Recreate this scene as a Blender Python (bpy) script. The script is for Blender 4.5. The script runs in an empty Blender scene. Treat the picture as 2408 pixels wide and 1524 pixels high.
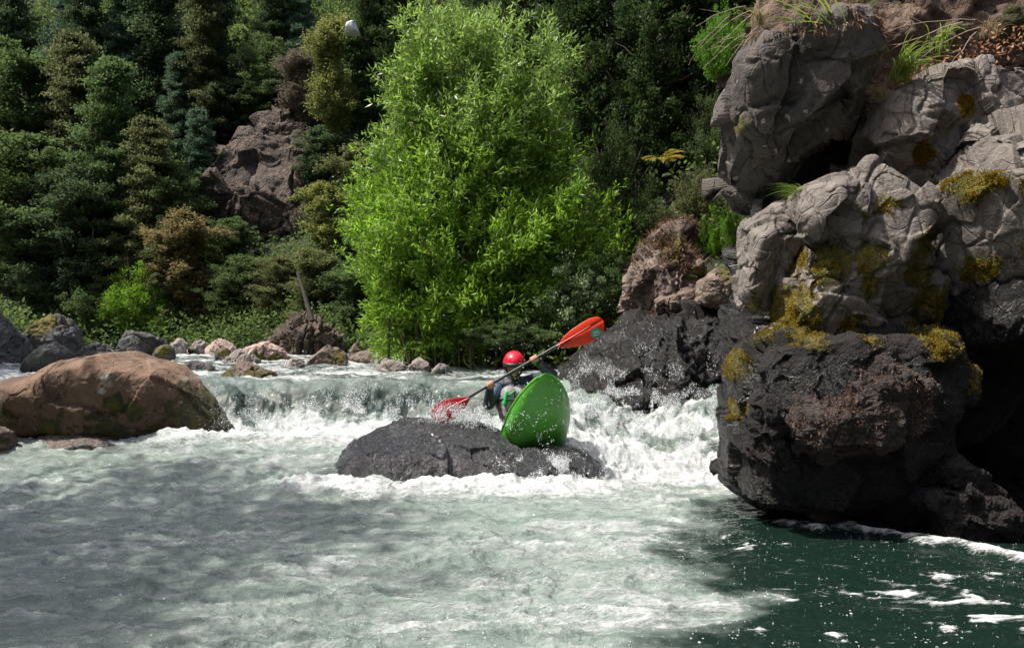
import bpy, math, random
import numpy as np
from mathutils import Vector, Matrix

S = bpy.context.scene
COL = S.collection
rnd = random.Random(7)
# ------------------------------------------------------------------ camera
F = 1890.0; CX, CY = 1204.0, 762.0; HZ = 800.0; CAMZ = 1.5
E = math.atan((HZ-CY)/F)
cam_d = bpy.data.cameras.new('camera'); cam = bpy.data.objects.new('camera', cam_d); COL.objects.link(cam)
cam_d.sensor_width = 36; cam_d.lens = F/2408*36; cam_d.clip_end = 600; cam_d.clip_start = 0.05
cam.location = (0, 0, CAMZ); cam.rotation_euler = (math.pi/2+E, 0, 0); S.camera = cam

def P(px, py, d):
    u = (px-CX)/F; v = (CY-py)/F
    dy = math.cos(E)-v*math.sin(E); dz = math.sin(E)+v*math.cos(E)
    return np.array([u/dy*d, d, CAMZ+dz/dy*d])

# ------------------------------------------------------------------ noise
_r = np.random.RandomState(3)
PERM = np.concatenate([_r.permutation(256)]*3).astype(np.int32)
G = _r.normal(size=(256, 3)); G /= np.linalg.norm(G, axis=1)[:, None]; G = (G*1.5).astype(np.float32)
def pn(p, seed=0):
    p = np.asarray(p, dtype=np.float32)+np.float32(seed*17.37)
    i = np.floor(p).astype(np.int32); f = p-i; i &= 255
    w = f*f*f*(f*(f*6-15)+10)
    out = 0
    for dx in (0, 1):
        a = PERM[i[:, 0]+dx]; wx = w[:, 0] if dx else 1-w[:, 0]
        for dy in (0, 1):
            b = PERM[a+i[:, 1]+dy]; wy = w[:, 1] if dy else 1-w[:, 1]
            for dz in (0, 1):
                g = G[PERM[(b+i[:, 2]+dz)]]; wz = w[:, 2] if dz else 1-w[:, 2]
                d = g[:, 0]*(f[:, 0]-dx)+g[:, 1]*(f[:, 1]-dy)+g[:, 2]*(f[:, 2]-dz)
                out = out+wx*wy*wz*d
    return out
def fbm(p, sc=1., octv=4, seed=0, gain=.5, mode=0):
    p = np.asarray(p, dtype=np.float32)*sc; a = 1.; s = 0; t = 0
    for k in range(octv):
        n = pn(p, seed+k)
        if mode == 1: n = 1-2*np.abs(n)*1.6
        elif mode == 2: n = 2*np.abs(n)*1.6-1
        s = s+a*n; t += a; a *= gain; p = p*2.03
    return s/t
def ss(x, a=0., b=1.):
    t = np.clip((np.asarray(x, dtype=float)-a)/(b-a), 0, 1); return t*t*(3-2*t)

def facets(p, sc, seed=0, tilt=.5, step=.25, warp=.13):
    """fractured-rock displacement: every cell of a jittered 3-D grid is its own tilted plane"""
    q = np.asarray(p, dtype=np.float32)*sc; q = q+np.float32(warp)*np.stack([pn(q*1.3, seed+1), pn(q*1.3, seed+2), pn(q*1.3, seed+3)], 1)+seed*7.13
    i = np.floor(q).astype(np.int32); best = np.full(len(q), 1e9, np.float32); sec = best.copy(); val = np.zeros(len(q), np.float32)
    for a in (-1, 0, 1):
        for b in (-1, 0, 1):
            for c in (-1, 0, 1):
                j = (i+np.array([a, b, c])); jj = j & 255
                h = PERM[(PERM[PERM[jj[:, 0]]+jj[:, 1]]+jj[:, 2])]
                ctr = j+.5+G[h]*.32; dv = q-ctr; d = (dv**2).sum(1)
                v = (dv*G[(h+57) & 255]).sum(1)*tilt+G[(h+101) & 255][:, 0]*step
                m = d < best; sec = np.where(m, best, np.minimum(sec, d)); val = np.where(m, v, val); best = np.where(m, d, best)
    return val/sc, np.sqrt(sec)-np.sqrt(best)
# ------------------------------------------------------------------ mesh
def mesh(name, V, Fc, mat, attrs=None, smooth=True):
    V = np.asarray(V, dtype=np.float32); Fc = np.asarray(Fc, dtype=np.int32)
    me = bpy.data.meshes.new(name); n, k = Fc.shape
    me.vertices.add(len(V)); me.vertices.foreach_set('co', V.ravel())
    me.loops.add(n*k); me.loops.foreach_set('vertex_index', Fc.ravel())
    me.polygons.add(n); me.polygons.foreach_set('loop_start', np.arange(0, n*k, k, dtype=np.int32))
    me.polygons.foreach_set('loop_total', np.full(n, k, dtype=np.int32))
    me.polygons.foreach_set('use_smooth', np.full(n, smooth, dtype=bool))
    if attrs:
        for a, v in attrs.items():
            at = me.attributes.new(a, 'FLOAT', 'POINT'); at.data.foreach_set('value', np.asarray(v, dtype=np.float32))
    me.update(calc_edges=True); me.validate()
    if mat: me.materials.append(mat)
    return me
def obj(name, me, parent=None, loc=(0, 0, 0), label=None, cat=None, group=None, kind=None):
    o = bpy.data.objects.new(name, me); COL.objects.link(o); o.location = tuple(float(c) for c in loc)
    if parent: o.parent = parent
    if label: o['label'] = label
    if cat: o['category'] = cat
    if group: o['group'] = group
    if kind: o['kind'] = kind
    return o
def empty(name, loc, label, cat, group=None):
    o = obj(name, None, None, loc, label, cat, group); o.empty_display_size = .2; return o
def grid_faces(nu, nv, wrap=False):
    a = np.arange(nu*nv).reshape(nu, nv)
    if wrap: a = np.vstack([a, a[:1]])
    return np.stack([a[:-1, :-1].ravel(), a[1:, :-1].ravel(), a[1:, 1:].ravel(), a[:-1, 1:].ravel()], 1)
class Acc:
    def __init__(s): s.v = []; s.f = []; s.a = []; s.n = 0
    def add(s, V, Fc, a=None):
        V = np.asarray(V, dtype=np.float32); s.v.append(V); s.f.append(np.asarray(Fc)+s.n); s.n += len(V)
        s.a.append(np.full(len(V), 0. if a is None else 0.)+(0 if a is None else a))
    def mesh(s, name, mat, smooth=True, attr=None):
        return mesh(name, np.vstack(s.v), np.vstack(s.f), mat, {attr: np.concatenate(s.a)} if attr else None, smooth)
def tube(pts, rad, seg=7):
    pts = np.asarray(pts, dtype=float); n = len(pts); rad = np.broadcast_to(rad, (n,))
    T = np.gradient(pts, axis=0); T /= np.linalg.norm(T, axis=1)[:, None]+1e-9
    ref = np.array([0, 0, 1.]) if abs(T[:, 2]).mean() < .8 else np.array([1., 0, 0])
    A = np.cross(T, ref); A /= np.linalg.norm(A, axis=1)[:, None]+1e-9; B = np.cross(T, A)
    th = np.linspace(0, 2*math.pi, seg, endpoint=False)
    V = pts[None]+(np.cos(th)[:, None, None]*A[None]+np.sin(th)[:, None, None]*B[None])*rad[None, :, None]
    return V.reshape(-1, 3), grid_faces(seg, n, True)
def cube_sphere(n):
    t = np.tan(np.linspace(-math.pi/4, math.pi/4, n)); a, b = np.meshgrid(t, t, indexing='ij'); o = np.ones_like(a)
    Vs = []; Fs = []; f0 = grid_faces(n, n)
    for k, q in enumerate([(o, a, b), (-o, b, a), (b, o, a), (a, -o, b), (a, b, o), (b, a, -o)]):
        V = np.stack(q, -1).reshape(-1, 3); Vs.append(V/np.linalg.norm(V, axis=1)[:, None]); Fs.append(f0+k*n*n)
    V = np.vstack(Vs); Fc = np.vstack(Fs)
    key = np.round(V*20000).astype(np.int64); key = key[:, 0]*10**10+key[:, 1]*10**5+key[:, 2]
    _, idx, inv = np.unique(key, return_index=True, return_inverse=True)
    return V[idx], inv[Fc]
_cs = {}
def CS(n):
    if n not in _cs: _cs[n] = cube_sphere(n)
    return _cs[n]
def vnormals(V, Fc):
    N = np.zeros_like(V); a = V[Fc[:, 1]]-V[Fc[:, 0]]; b = V[Fc[:, 2]]-V[Fc[:, 0]]; n = np.cross(a, b)
    for k in range(Fc.shape[1]):
        for c in range(3): N[:, c] += np.bincount(Fc[:, k], weights=n[:, c], minlength=len(V))
    return N/(np.linalg.norm(N, axis=1)[:, None]+1e-12)

# ------------------------------------------------------------------ materials
def new_mat(name):
    m = bpy.data.materials.new(name); m.use_nodes = True; nt = m.node_tree; nt.nodes.clear()
    return m, nt
class NT:
    def __init__(s, nt): s.nt = nt
    def n(s, t, **k):
        x = s.nt.nodes.new(t)
        for a, b in k.items(): setattr(x, a, b)
        return x
    def l(s, a, b): s.nt.links.new(a, b)
    def val(s, sock, v):
        if hasattr(v, 'is_linked') or isinstance(v, bpy.types.NodeSocket): s.l(v, sock)
        else:
            if isinstance(v, tuple) and len(v) == 3 and sock.type == 'RGBA': v = v+(1,)
            sock.default_value = v
    def math(s, op, a, b=0., c=None, clamp=False):
        x = s.n('ShaderNodeMath', operation=op, use_clamp=clamp); s.val(x.inputs[0], a); s.val(x.inputs[1], b)
        if c is not None: s.val(x.inputs[2], c)
        return x.outputs[0]
    def mix(s, f, a, b):
        x = s.n('ShaderNodeMix', data_type='RGBA'); s.val(x.inputs[0], f); s.val(x.inputs[6], a); s.val(x.inputs[7], b); return x.outputs[2]
    def ramp(s, f, a, b):
        x = s.n('ShaderNodeMapRange', interpolation_type='SMOOTHSTEP'); s.val(x.inputs[0], f); x.inputs[1].default_value = a; x.inputs[2].default_value = b; return x.outputs[0]
    def noise(s, co, sc, det=4, rough=.55, dist=0.):
        x = s.n('ShaderNodeTexNoise'); x.inputs['Scale'].default_value = sc; x.inputs['Detail'].default_value = det
        x.inputs['Roughness'].default_value = rough; x.inputs['Distortion'].default_value = dist
        if co is not None: s.l(co, x.inputs['Vector'])
        return x.outputs[0]
    def vor(s, co, sc, feat='F1', rand=1.):
        x = s.n('ShaderNodeTexVoronoi', feature=feat); x.inputs['Scale'].default_value = sc; x.inputs['Randomness'].default_value = rand
        if co is not None: s.l(co, x.inputs['Vector'])
        return x
    def attr(s, name):
        x = s.n('ShaderNodeAttribute', attribute_name=name); return x.outputs['Fac']
    def co(s, scale=None):
        x = s.n('ShaderNodeTexCoord').outputs['Object']
        if scale:
            m = s.n('ShaderNodeMapping'); m.inputs['Scale'].default_value = scale; s.l(x, m.inputs['Vector']); return m.outputs[0]
        return x
    def bsdf(s, **k):
        b = s.n('ShaderNodeBsdfPrincipled')
        for a, v in k.items(): s.val(b.inputs[a.replace('_', ' ')], v)
        return b
    def bump(s, h, dist, strength=1., normal=None):
        x = s.n('ShaderNodeBump'); x.inputs['Distance'].default_value = dist; x.inputs['Strength'].default_value = strength
        s.l(h, x.inputs['Height'])
        if normal is not None: s.l(normal, x.inputs['Normal'])
        return x.outputs[0]
    def out(s, sh):
        o = s.n('ShaderNodeOutputMaterial'); s.l(sh, o.inputs['Surface'])

def rock_mat(name, c1, c2, wetc=(.012, .011, .012), mossc=(.19, .145, .018), mossc2=(.07, .072, .012), lichc=(.42, .40, .36), crack=.35, bump=.02, wetrough=.3, fine=1., coat=.8):
    m, nt = new_mat(name); t = NT(nt); co = t.co()
    n1 = t.noise(co, 1.3, 6, .6, .6); n2 = t.noise(co, 9*fine, 8, .65, .3); n3 = t.noise(co, 45*fine, 4, .6)
    col = t.mix(t.ramp(n1, .35, .65), c1, c2)
    dark = tuple(x*.35 for x in c1)
    col = t.mix(t.math('MULTIPLY', t.ramp(n2, .52, .72), .75), col, dark)
    col = t.mix(t.math('MULTIPLY', t.ramp(n3, .56, .72), .45), col, tuple(min(1, x*1.8) for x in c2))
    wc = t.n('ShaderNodeTexCoord').outputs['Object']
    wv = t.n('ShaderNodeVectorMath', operation='ADD'); t.l(wc, wv.inputs[0])
    ns = t.n('ShaderNodeTexNoise'); ns.inputs['Scale'].default_value = 3; t.l(wc, ns.inputs['Vector'])
    sm = t.n('ShaderNodeVectorMath', operation='SCALE'); t.l(ns.outputs[1], sm.inputs[0]); sm.inputs['Scale'].default_value = .35; t.l(sm.outputs[0], wv.inputs[1])
    cr = t.vor(wv.outputs[0], 2.2*fine, 'DISTANCE_TO_EDGE').outputs['Distance']; crk = t.ramp(cr, .0, .02)
    crm = t.math('MULTIPLY', t.math('SUBTRACT', 1., crk), t.ramp(n1, .45, .6))
    col = t.mix(t.math('MULTIPLY', crm, crack), col, tuple(x*.2 for x in c1))
    vs = t.vor(co, 5*fine); lsp = t.math('LESS_THAN', t.math('ADD', vs.outputs['Distance'], t.math('MULTIPLY', n2, .8)), .52)
    lf = t.math('MULTIPLY', lsp, t.attr('lich'))
    col = t.mix(lf, col, lichc)
    col = t.mix(t.ramp(t.math('ADD', t.attr('pale'), t.math('MULTIPLY', t.math('SUBTRACT', n2, .5), 2.2)), .45, 1.1), col, (.42, .38, .35))
    mo = t.ramp(t.math('ADD', t.attr('moss'), t.math('MULTIPLY', t.math('SUBTRACT', t.noise(co, 9, 7, .75), .5), 3.2)), .5, .75)
    col = t.mix(mo, col, t.mix(t.ramp(n2, .4, .6), mossc, mossc2))
    we = t.ramp(t.math('ADD', t.attr('wet'), t.math('MULTIPLY', t.math('SUBTRACT', n2, .5), .9)), .3, .7)
    we2 = t.math('MULTIPLY', we, t.math('SUBTRACT', 1., t.math('MULTIPLY', mo, .8)))
    wcol = t.mix(t.math('MULTIPLY', t.ramp(t.noise(t.co((1, 1, .45)), 26*fine, 5, .7, 1.2), .5, .68), .85), wetc, tuple(min(.7, x*4.0) for x in wetc))  # pale streaks in the wet colour: water film plus painted highlights
    col = t.mix(we2, col, wcol)
    rg = t.math('SUBTRACT', .85, t.math('MULTIPLY', we2, .85-wetrough))
    h = t.math('ADD', t.math('MULTIPLY', n2, .7), t.math('ADD', t.math('MULTIPLY', n3, .35), t.math('MULTIPLY', crk, .25)))
    h = t.math('ADD', h, t.math('MULTIPLY', t.math('MULTIPLY', t.noise(co, 60, 3), mo), 1.0))
    nb = t.bump(h, bump*1.6, 1.); b = t.bsdf(Base_Color=col, Roughness=rg, Normal=nb, Coat_Weight=t.math('MULTIPLY', we2, coat), Coat_Roughness=.1, Coat_Normal=nb)
    t.out(b.outputs[0]); return m

def leaf_mat(name, ca, cb, trans=.35, rough=.6, tcol=None, spec=.2):
    m, nt = new_mat(name); t = NT(nt); f = t.attr('tint')
    ob = t.n('ShaderNodeObjectInfo').outputs['Random']
    col = t.mix(f, ca, cb)
    hs = t.n('ShaderNodeHueSaturation'); t.l(col, hs.inputs['Color']); t.l(t.math('ADD', .75, t.math('MULTIPLY', ob, .5)), hs.inputs['Value'])
    t.l(t.math('ADD', .485, t.math('MULTIPLY', t.math('FRACT', t.math('MULTIPLY', ob, 7.3)), .03)), hs.inputs['Hue'])
    b = t.bsdf(Base_Color=hs.outputs[0], Roughness=rough, Specular_IOR_Level=spec)
    tr = t.n('ShaderNodeBsdfTranslucent'); t.l(t.mix(.5, hs.outputs[0], tcol or tuple(min(1, x*1.5) for x in cb)), tr.inputs['Color'])
    mx = t.n('ShaderNodeMixShader'); mx.inputs[0].default_value = trans; t.l(b.outputs[0], mx.inputs[1]); t.l(tr.outputs[0], mx.inputs[2])
    t.out(mx.outputs[0]); return m
def plain(name, c, rough=.6, bumpsc=0, bumpd=.003, var=.25, **k):
    m, nt = new_mat(name); t = NT(nt); co = t.co(); n = t.noise(co, bumpsc or 8, 5)
    col = t.mix(t.math('MULTIPLY', t.ramp(n, .35, .7), var), c, tuple(x*.35 for x in c))
    b = t.bsdf(Base_Color=col, Roughness=rough, **k)
    if bumpsc: t.l(t.bump(n, bumpd), b.inputs['Normal'])
    t.out(b.outputs[0]); return m

M = {}
M['bark'] = plain('bark', (.10, .075, .055), .9, 14, .02, .6)
M['bark_pale'] = plain('bark_pale', (.13, .105, .08), .9, 14, .02, .5)
M['darkbark'] = plain('dark_bark', (.035, .027, .022), .9, 14, .02, .5)
M['twig'] = plain('twig', (.30, .24, .19), .8)

# ------------------------------------------------------------------ river and terrain
RIV = np.array([(5.2, -12), (5.2, 5), (5, 8.5), (2.4, 10.6), (1.0, 12), (-.9, 13.3), (-2.3, 16), (-3.4, 20), (-5.5, 25), (-9, 29), (-14, 32), (-30, 36),
                (-30, 31), (-20, 28), (-13.5, 24), (-10.3, 19), (-9.6, 15), (-9.2, 11), (-8.8, 5), (-9, -12)], dtype=float)
def riv_dist(x, y):
    p = np.stack([np.ravel(x), np.ravel(y)], 1); best = np.full(len(p), 1e9); inside = np.zeros(len(p), bool)
    n = len(RIV)
    for i in range(n):
        a = RIV[i]; b = RIV[(i+1) % n]; ab = b-a
        t = np.clip(((p-a)@ab)/(ab@ab), 0, 1); d = np.hypot(*(p-(a+t[:, None]*ab)).T); best = np.minimum(best, d)
        c = ((a[1] > p[:, 1]) != (b[1] > p[:, 1])) & (p[:, 0] < (b[0]-a[0])*(p[:, 1]-a[1])/(b[1]-a[1]+1e-12)+a[0])
        inside ^= c
    return np.where(inside, -best, best)
def terr(x, y):
    x = np.ravel(np.asarray(x, float)); y = np.ravel(np.asarray(y, float)); d = riv_dist(x, y)
    left = ss(-x-6, 0, 6)*ss(34-y, 0, 12); right = ss(x+4, 0, 5)*ss(30-y, 0, 8)
    slope = 1.25-.55*left+.35*right
    p = np.stack([x, y, np.zeros_like(x)], 1)
    dd = np.maximum(d, 0)
    z = .6+np.minimum(dd, 2)*.45+np.maximum(dd-2, 0)*slope
    z = np.where(z > 34, 34+(z-34)*.35, z)
    z = z+fbm(p, .12, 4, 5)*np.minimum(dd*.5, 5)+fbm(p, .6, 4, 9)*np.minimum(dd*.3, .6)
    return np.where(d < 0, np.maximum(-1.2, .6+d*1.2), z)
def hit(px, py, dmin=9.):
    ds = np.arange(dmin, 110, .25); q = np.array([P(px, py, d) for d in ds]); h = terr(q[:, 0], q[:, 1])
    k = np.nonzero(h >= q[:, 2])[0]
    return q[k[0]] if len(k) else q[-1]

ys = np.concatenate([np.linspace(-45, 6, 50, endpoint=False), np.linspace(6, 40, 170, endpoint=False), np.linspace(40, 110, 90)])
xs = np.concatenate([np.linspace(-75, -20, 60, endpoint=False), np.linspace(-20, 12, 170, endpoint=False), np.linspace(12, 60, 60)])
X, Y = np.meshgrid(xs, ys, indexing='ij'); Z = terr(X, Y)
m, nt = new_mat('forest_soil'); t = NT(nt); co = t.co(); n1 = t.noise(co, .5, 8, .65); n2 = t.noise(co, 6, 6, .6)
c = t.mix(t.ramp(n1, .4, .6), (.02, .018, .012), (.015, .022, .008)); c = t.mix(t.ramp(n2, .5, .7), c, (.04, .03, .02))
b = t.bsdf(Base_Color=c, Roughness=.95, Normal=t.bump(n2, .15)); t.out(b.outputs[0]); M['soil'] = m
obj('hillside', mesh('hillside', np.stack([X.ravel(), Y.ravel(), Z], 1), grid_faces(len(xs), len(ys)), m), kind='structure')

# ------------------------------------------------------------------ water
XB = lambda y: np.interp(y, [2, 3.9, 4.25, 4.7, 4.95, 5.4, 6.6, 7.4, 8.2], [.7, .8, 1.0, 1.5, 1.18, 1.05, 1.4, 1.95, 2.5])
def seg_dist(x, y, pts):
    p = np.stack([x, y], 1); best = np.full(len(p), 1e9)
    for a, b in zip(pts[:-1], pts[1:]):
        a = np.array(a); b = np.array(b); ab = b-a
        tt = np.clip(((p-a)@ab)/(ab@ab), 0, 1); best = np.minimum(best, np.hypot(*(p-(a+tt[:, None]*ab)).T))
    return best
def water(x, y, detail=True):
    x = np.ravel(np.asarray(x, float)); y = np.ravel(np.asarray(y, float))
    p = np.stack([x, y, np.zeros_like(x)], 1)
    upper = .95+.006*(y-11)+.10*fbm(np.stack([x*.9, y*.35, 0*x], 1), 1., 3, 77); lower = .28*ss(y, 6.5, 9.6)*(1-ss(x, .3, 2))
    st = np.interp(x, [-9, -3.6, -1, 0, .7, 2.2], [10.3, 9.75, 9.7, 9.15, 8.75, 8.75]); wd = np.interp(x, [-4, -1, 0, .8, 2.2], [1.15, 1.15, 1.2, 2.0, 2.3])
    wob = fbm(p, .8, 3, 31)*.8*(1-ss(x, .2, .8)*.6)
    tt = (y+wob-st)/wd; tl = ss(tt)
    z = lower+(upper-lower)*tl
    fall = np.exp(-((tt-.4)/.42)**2); foot = np.exp(-((y-(st-.15))/.5)**2)
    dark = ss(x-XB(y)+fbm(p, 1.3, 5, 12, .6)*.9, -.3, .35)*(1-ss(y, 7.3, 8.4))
    up = ss(tt, .9, 1.4)
    ch = ss(x, .5, .9)*(1-ss(y, 10.6, 11.6))*ss(y, 8.3, 8.9)
    rockfoot = np.exp(-((y-7.6-.12*(x+.7)**2*.5)/.22)**2)*(1-ss(np.abs(x+.6), 1.3, 1.9))
    A = .042+.05*foot+.05*fall+.06*ch+.03*rockfoot-.028*dark+.012*up
    hump = .14*np.exp(-((y-9.15-.06*(x+2.8)**2)/.22)**2)*(1-ss(np.abs(x+2.6), 1.1, 2.0))
    z = z+hump+.05*rockfoot*(.6+fbm(p, 5, 3, 44))
    pa = p*np.array([.75, 1.3, 1]); w1 = fbm(pa, .8, 2, 2); pw = pa+np.stack([w1*.5, fbm(pa, .8, 2, 6)*.5, w1*0], 1)
    z = z+A*1.5*fbm(pw, 1.1, 3, 20)
    z = z+A*(.9*fbm(pw, 2.6, 4, 21, .55, 1))
    turb = np.clip(foot+fall+ch+rockfoot, 0, 1.3)
    z = z+turb*(.030*fbm(p*np.array([1, .7, 1]), 3.2, 5, 25, .65, 2)+.035*fbm(pw, 7, 4, 26, .6, 1))
    if detail: z = z+.016*(1-dark)*(1-up)*fbm(pw, 5.5, 3, 33, .6, 1)+(.008+.012*turb-.003*dark)*fbm(pw, 12, 4, 27, .6, 1)
    # foam
    crest = fbm(pw, 2.6, 4, 21, .55, 1)
    n = fbm(pw, .8, 3, 61); n2 = fbm(pw, 3.5, 4, 62, .6)
    pool = (1-tl)
    rightlit = ss(x+fbm(p, .6, 2, 70)*.8, -.9, .9)  # sunlit right side: painted brighter through extra foam and aeration
    ns = fbm(p@np.array([[.5, -.25, 0], [.5, 1.9, 0], [0, 0, 1.]]), 1.4, 4, 64, .6)
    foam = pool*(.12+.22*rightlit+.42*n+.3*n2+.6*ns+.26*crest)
    foam = foam+foot*1.0+ch*(.02+1.5*n2+.5*n)+rockfoot*.85*(y < 7.9)+hump*1.0
    foam = foam+fall*np.where(x < .5, (-.22+1.2*fbm(p*np.array([1, .45, 1]), 3.5, 4, 80)+.4*(1-ss(tt, .0, .6))), .2)
    foam = foam+up*(.5+.65*n+.6*fbm(p*np.array([.6, 1.2, 1]), 1.7, 4, 81))
    foam = foam*(1-dark)
    line = np.exp(-(seg_dist(x+.25*fbm(p, 1.5, 3, 15), y+.3*fbm(p, 1.8, 4, 16), [(1.9, 6.75), (2.35, 6.35), (2.62, 6.4), (2.95, 6.05), (3.35, 5.65), (3.7, 5.4), (6, 4.7)])/(.05+.06*np.abs(n)+.07*ss(x, 2.8, 3.3)))**2)
    foam = foam+line*(.75+1.8*n2)*ss(x, 1.95, 2.4)+dark*(-.03+.9*ss(fbm(pw, 2.6, 5, 90, .7), .13, .4))
    line2 = np.exp(-(seg_dist(x, y, [(1.9, 4.95), (2.1, 4.7), (2.5, 4.6), (2.2, 5.3), (1.95, 5.5)])/.05)**2); foam = foam+line2*.5*(n2+.5)
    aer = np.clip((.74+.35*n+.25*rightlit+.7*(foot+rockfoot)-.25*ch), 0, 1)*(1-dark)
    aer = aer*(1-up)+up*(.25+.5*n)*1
    aer = aer*(1-.85*np.clip(fall*1.3, 0, 1)*(x < .6)*ss(tt, .15, .5))
    z = z+np.clip(foam, 0, 1)*.012+line*.05*ss(x, 1.95, 2.4)
    return z, np.clip(foam, -1, 2), np.clip(aer, 0, 1)
yy = [-12.]; 
while yy[-1] < 46:
    v = yy[-1]; yy.append(v+(.5 if v < 2 else .1 if v < 3.2 else max(.011, .0024*v) if v < 12.5 else .004*v))
yy = np.array(yy); tx = np.linspace(-1, 1, 950); tx = tx*.8+tx**3*.2
Xw = tx[:, None]*(1.6+.92*np.maximum(yy, 0))[None]+0*yy[None]; Yw = np.repeat(yy[None], len(tx), 0)
zw, foam, aer = water(Xw, Yw)
m, nt = new_mat('river_water'); t = NT(nt); co = t.co(); cs = t.co((.5, 1.5, 1))
wn = t.n('ShaderNodeTexNoise'); wn.inputs['Scale'].default_value = 2.2; wn.inputs['Detail'].default_value = 4; t.l(cs, wn.inputs['Vector'])
vm = t.n('ShaderNodeVectorMath', operation='SCALE'); t.l(wn.outputs[1], vm.inputs[0]); vm.inputs['Scale'].default_value = .55
va = t.n('ShaderNodeVectorMath', operation='ADD'); t.l(cs, va.inputs[0]); t.l(vm.outputs[0], va.inputs[1]); wc = va.outputs[0]
nA = t.noise(wc, 4, 8, .7, .8); nB = t.noise(wc, 22, 6, .65, .5); nC = t.noise(co, 70, 4, .6)
l1 = t.math('SUBTRACT', 1., t.ramp(t.vor(wc, 5, 'DISTANCE_TO_EDGE').outputs[0], .0, .16))
l2 = t.math('SUBTRACT', 1., t.ramp(t.vor(wc, 15, 'DISTANCE_TO_EDGE').outputs[0], .0, .2))
f = t.attr('foam')
fm = t.math('ADD', f, t.math('MULTIPLY', t.math('SUBTRACT', nA, .5), 1.3))
fm = t.math('ADD', fm, t.math('MULTIPLY', t.math('SUBTRACT', nB, .5), .9))
fm = t.math('ADD', fm, t.math('MULTIPLY', t.math('SUBTRACT', t.noise(cs, 65, 5, .7, .6), .5), .9))
fm = t.math('ADD', fm, t.math('ADD', t.math('MULTIPLY', l1, .10), t.math('MULTIPLY', l2, .16)))
foamf = t.ramp(fm, .30, 1.15)
sp = t.vor(co, 26); spots = t.math('LESS_THAN', sp.outputs['Distance'], t.math('MULTIPLY', t.ramp(t.noise(co, 3.1, 3), .45, .75), .22))  # white spots: foam flecks and painted sun glitter
foamf = t.math('MAXIMUM', foamf, t.math('MULTIPLY', spots, .8))
aera = t.attr('aer')
body = t.mix(aera, (.006, .016, .012), t.mix(t.ramp(nA, .3, .7), (.15, .205, .18), (.34, .395, .365)))
col = t.mix(foamf, body, (.56, .585, .59))
rg = t.math('ADD', .08, t.math('MULTIPLY', foamf, .30))
h = t.math('ADD', t.math('MULTIPLY', nA, .5), t.math('ADD', t.math('MULTIPLY', nB, .42), t.math('MULTIPLY', nC, .22)))
hh = t.math('ADD', h, t.math('MULTIPLY', foamf, .15))
bd = t.n('ShaderNodeBump'); t.l(hh, bd.inputs['Height']); bd.inputs['Distance'].default_value = .05
t.l(t.math('ADD', .25, t.math('MULTIPLY', aera, .75)), bd.inputs['Strength'])
b = t.bsdf(Base_Color=col, Roughness=rg, IOR=1.33, Normal=bd.outputs[0]); t.out(b.outputs[0]); M['water'] = m
obj('river_water', mesh('river_water', np.stack([Xw.ravel(), Yw.ravel(), zw], 1), grid_faces(len(tx), len(yy)), m, {'foam': foam, 'aer': aer}), kind='structure')

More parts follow.
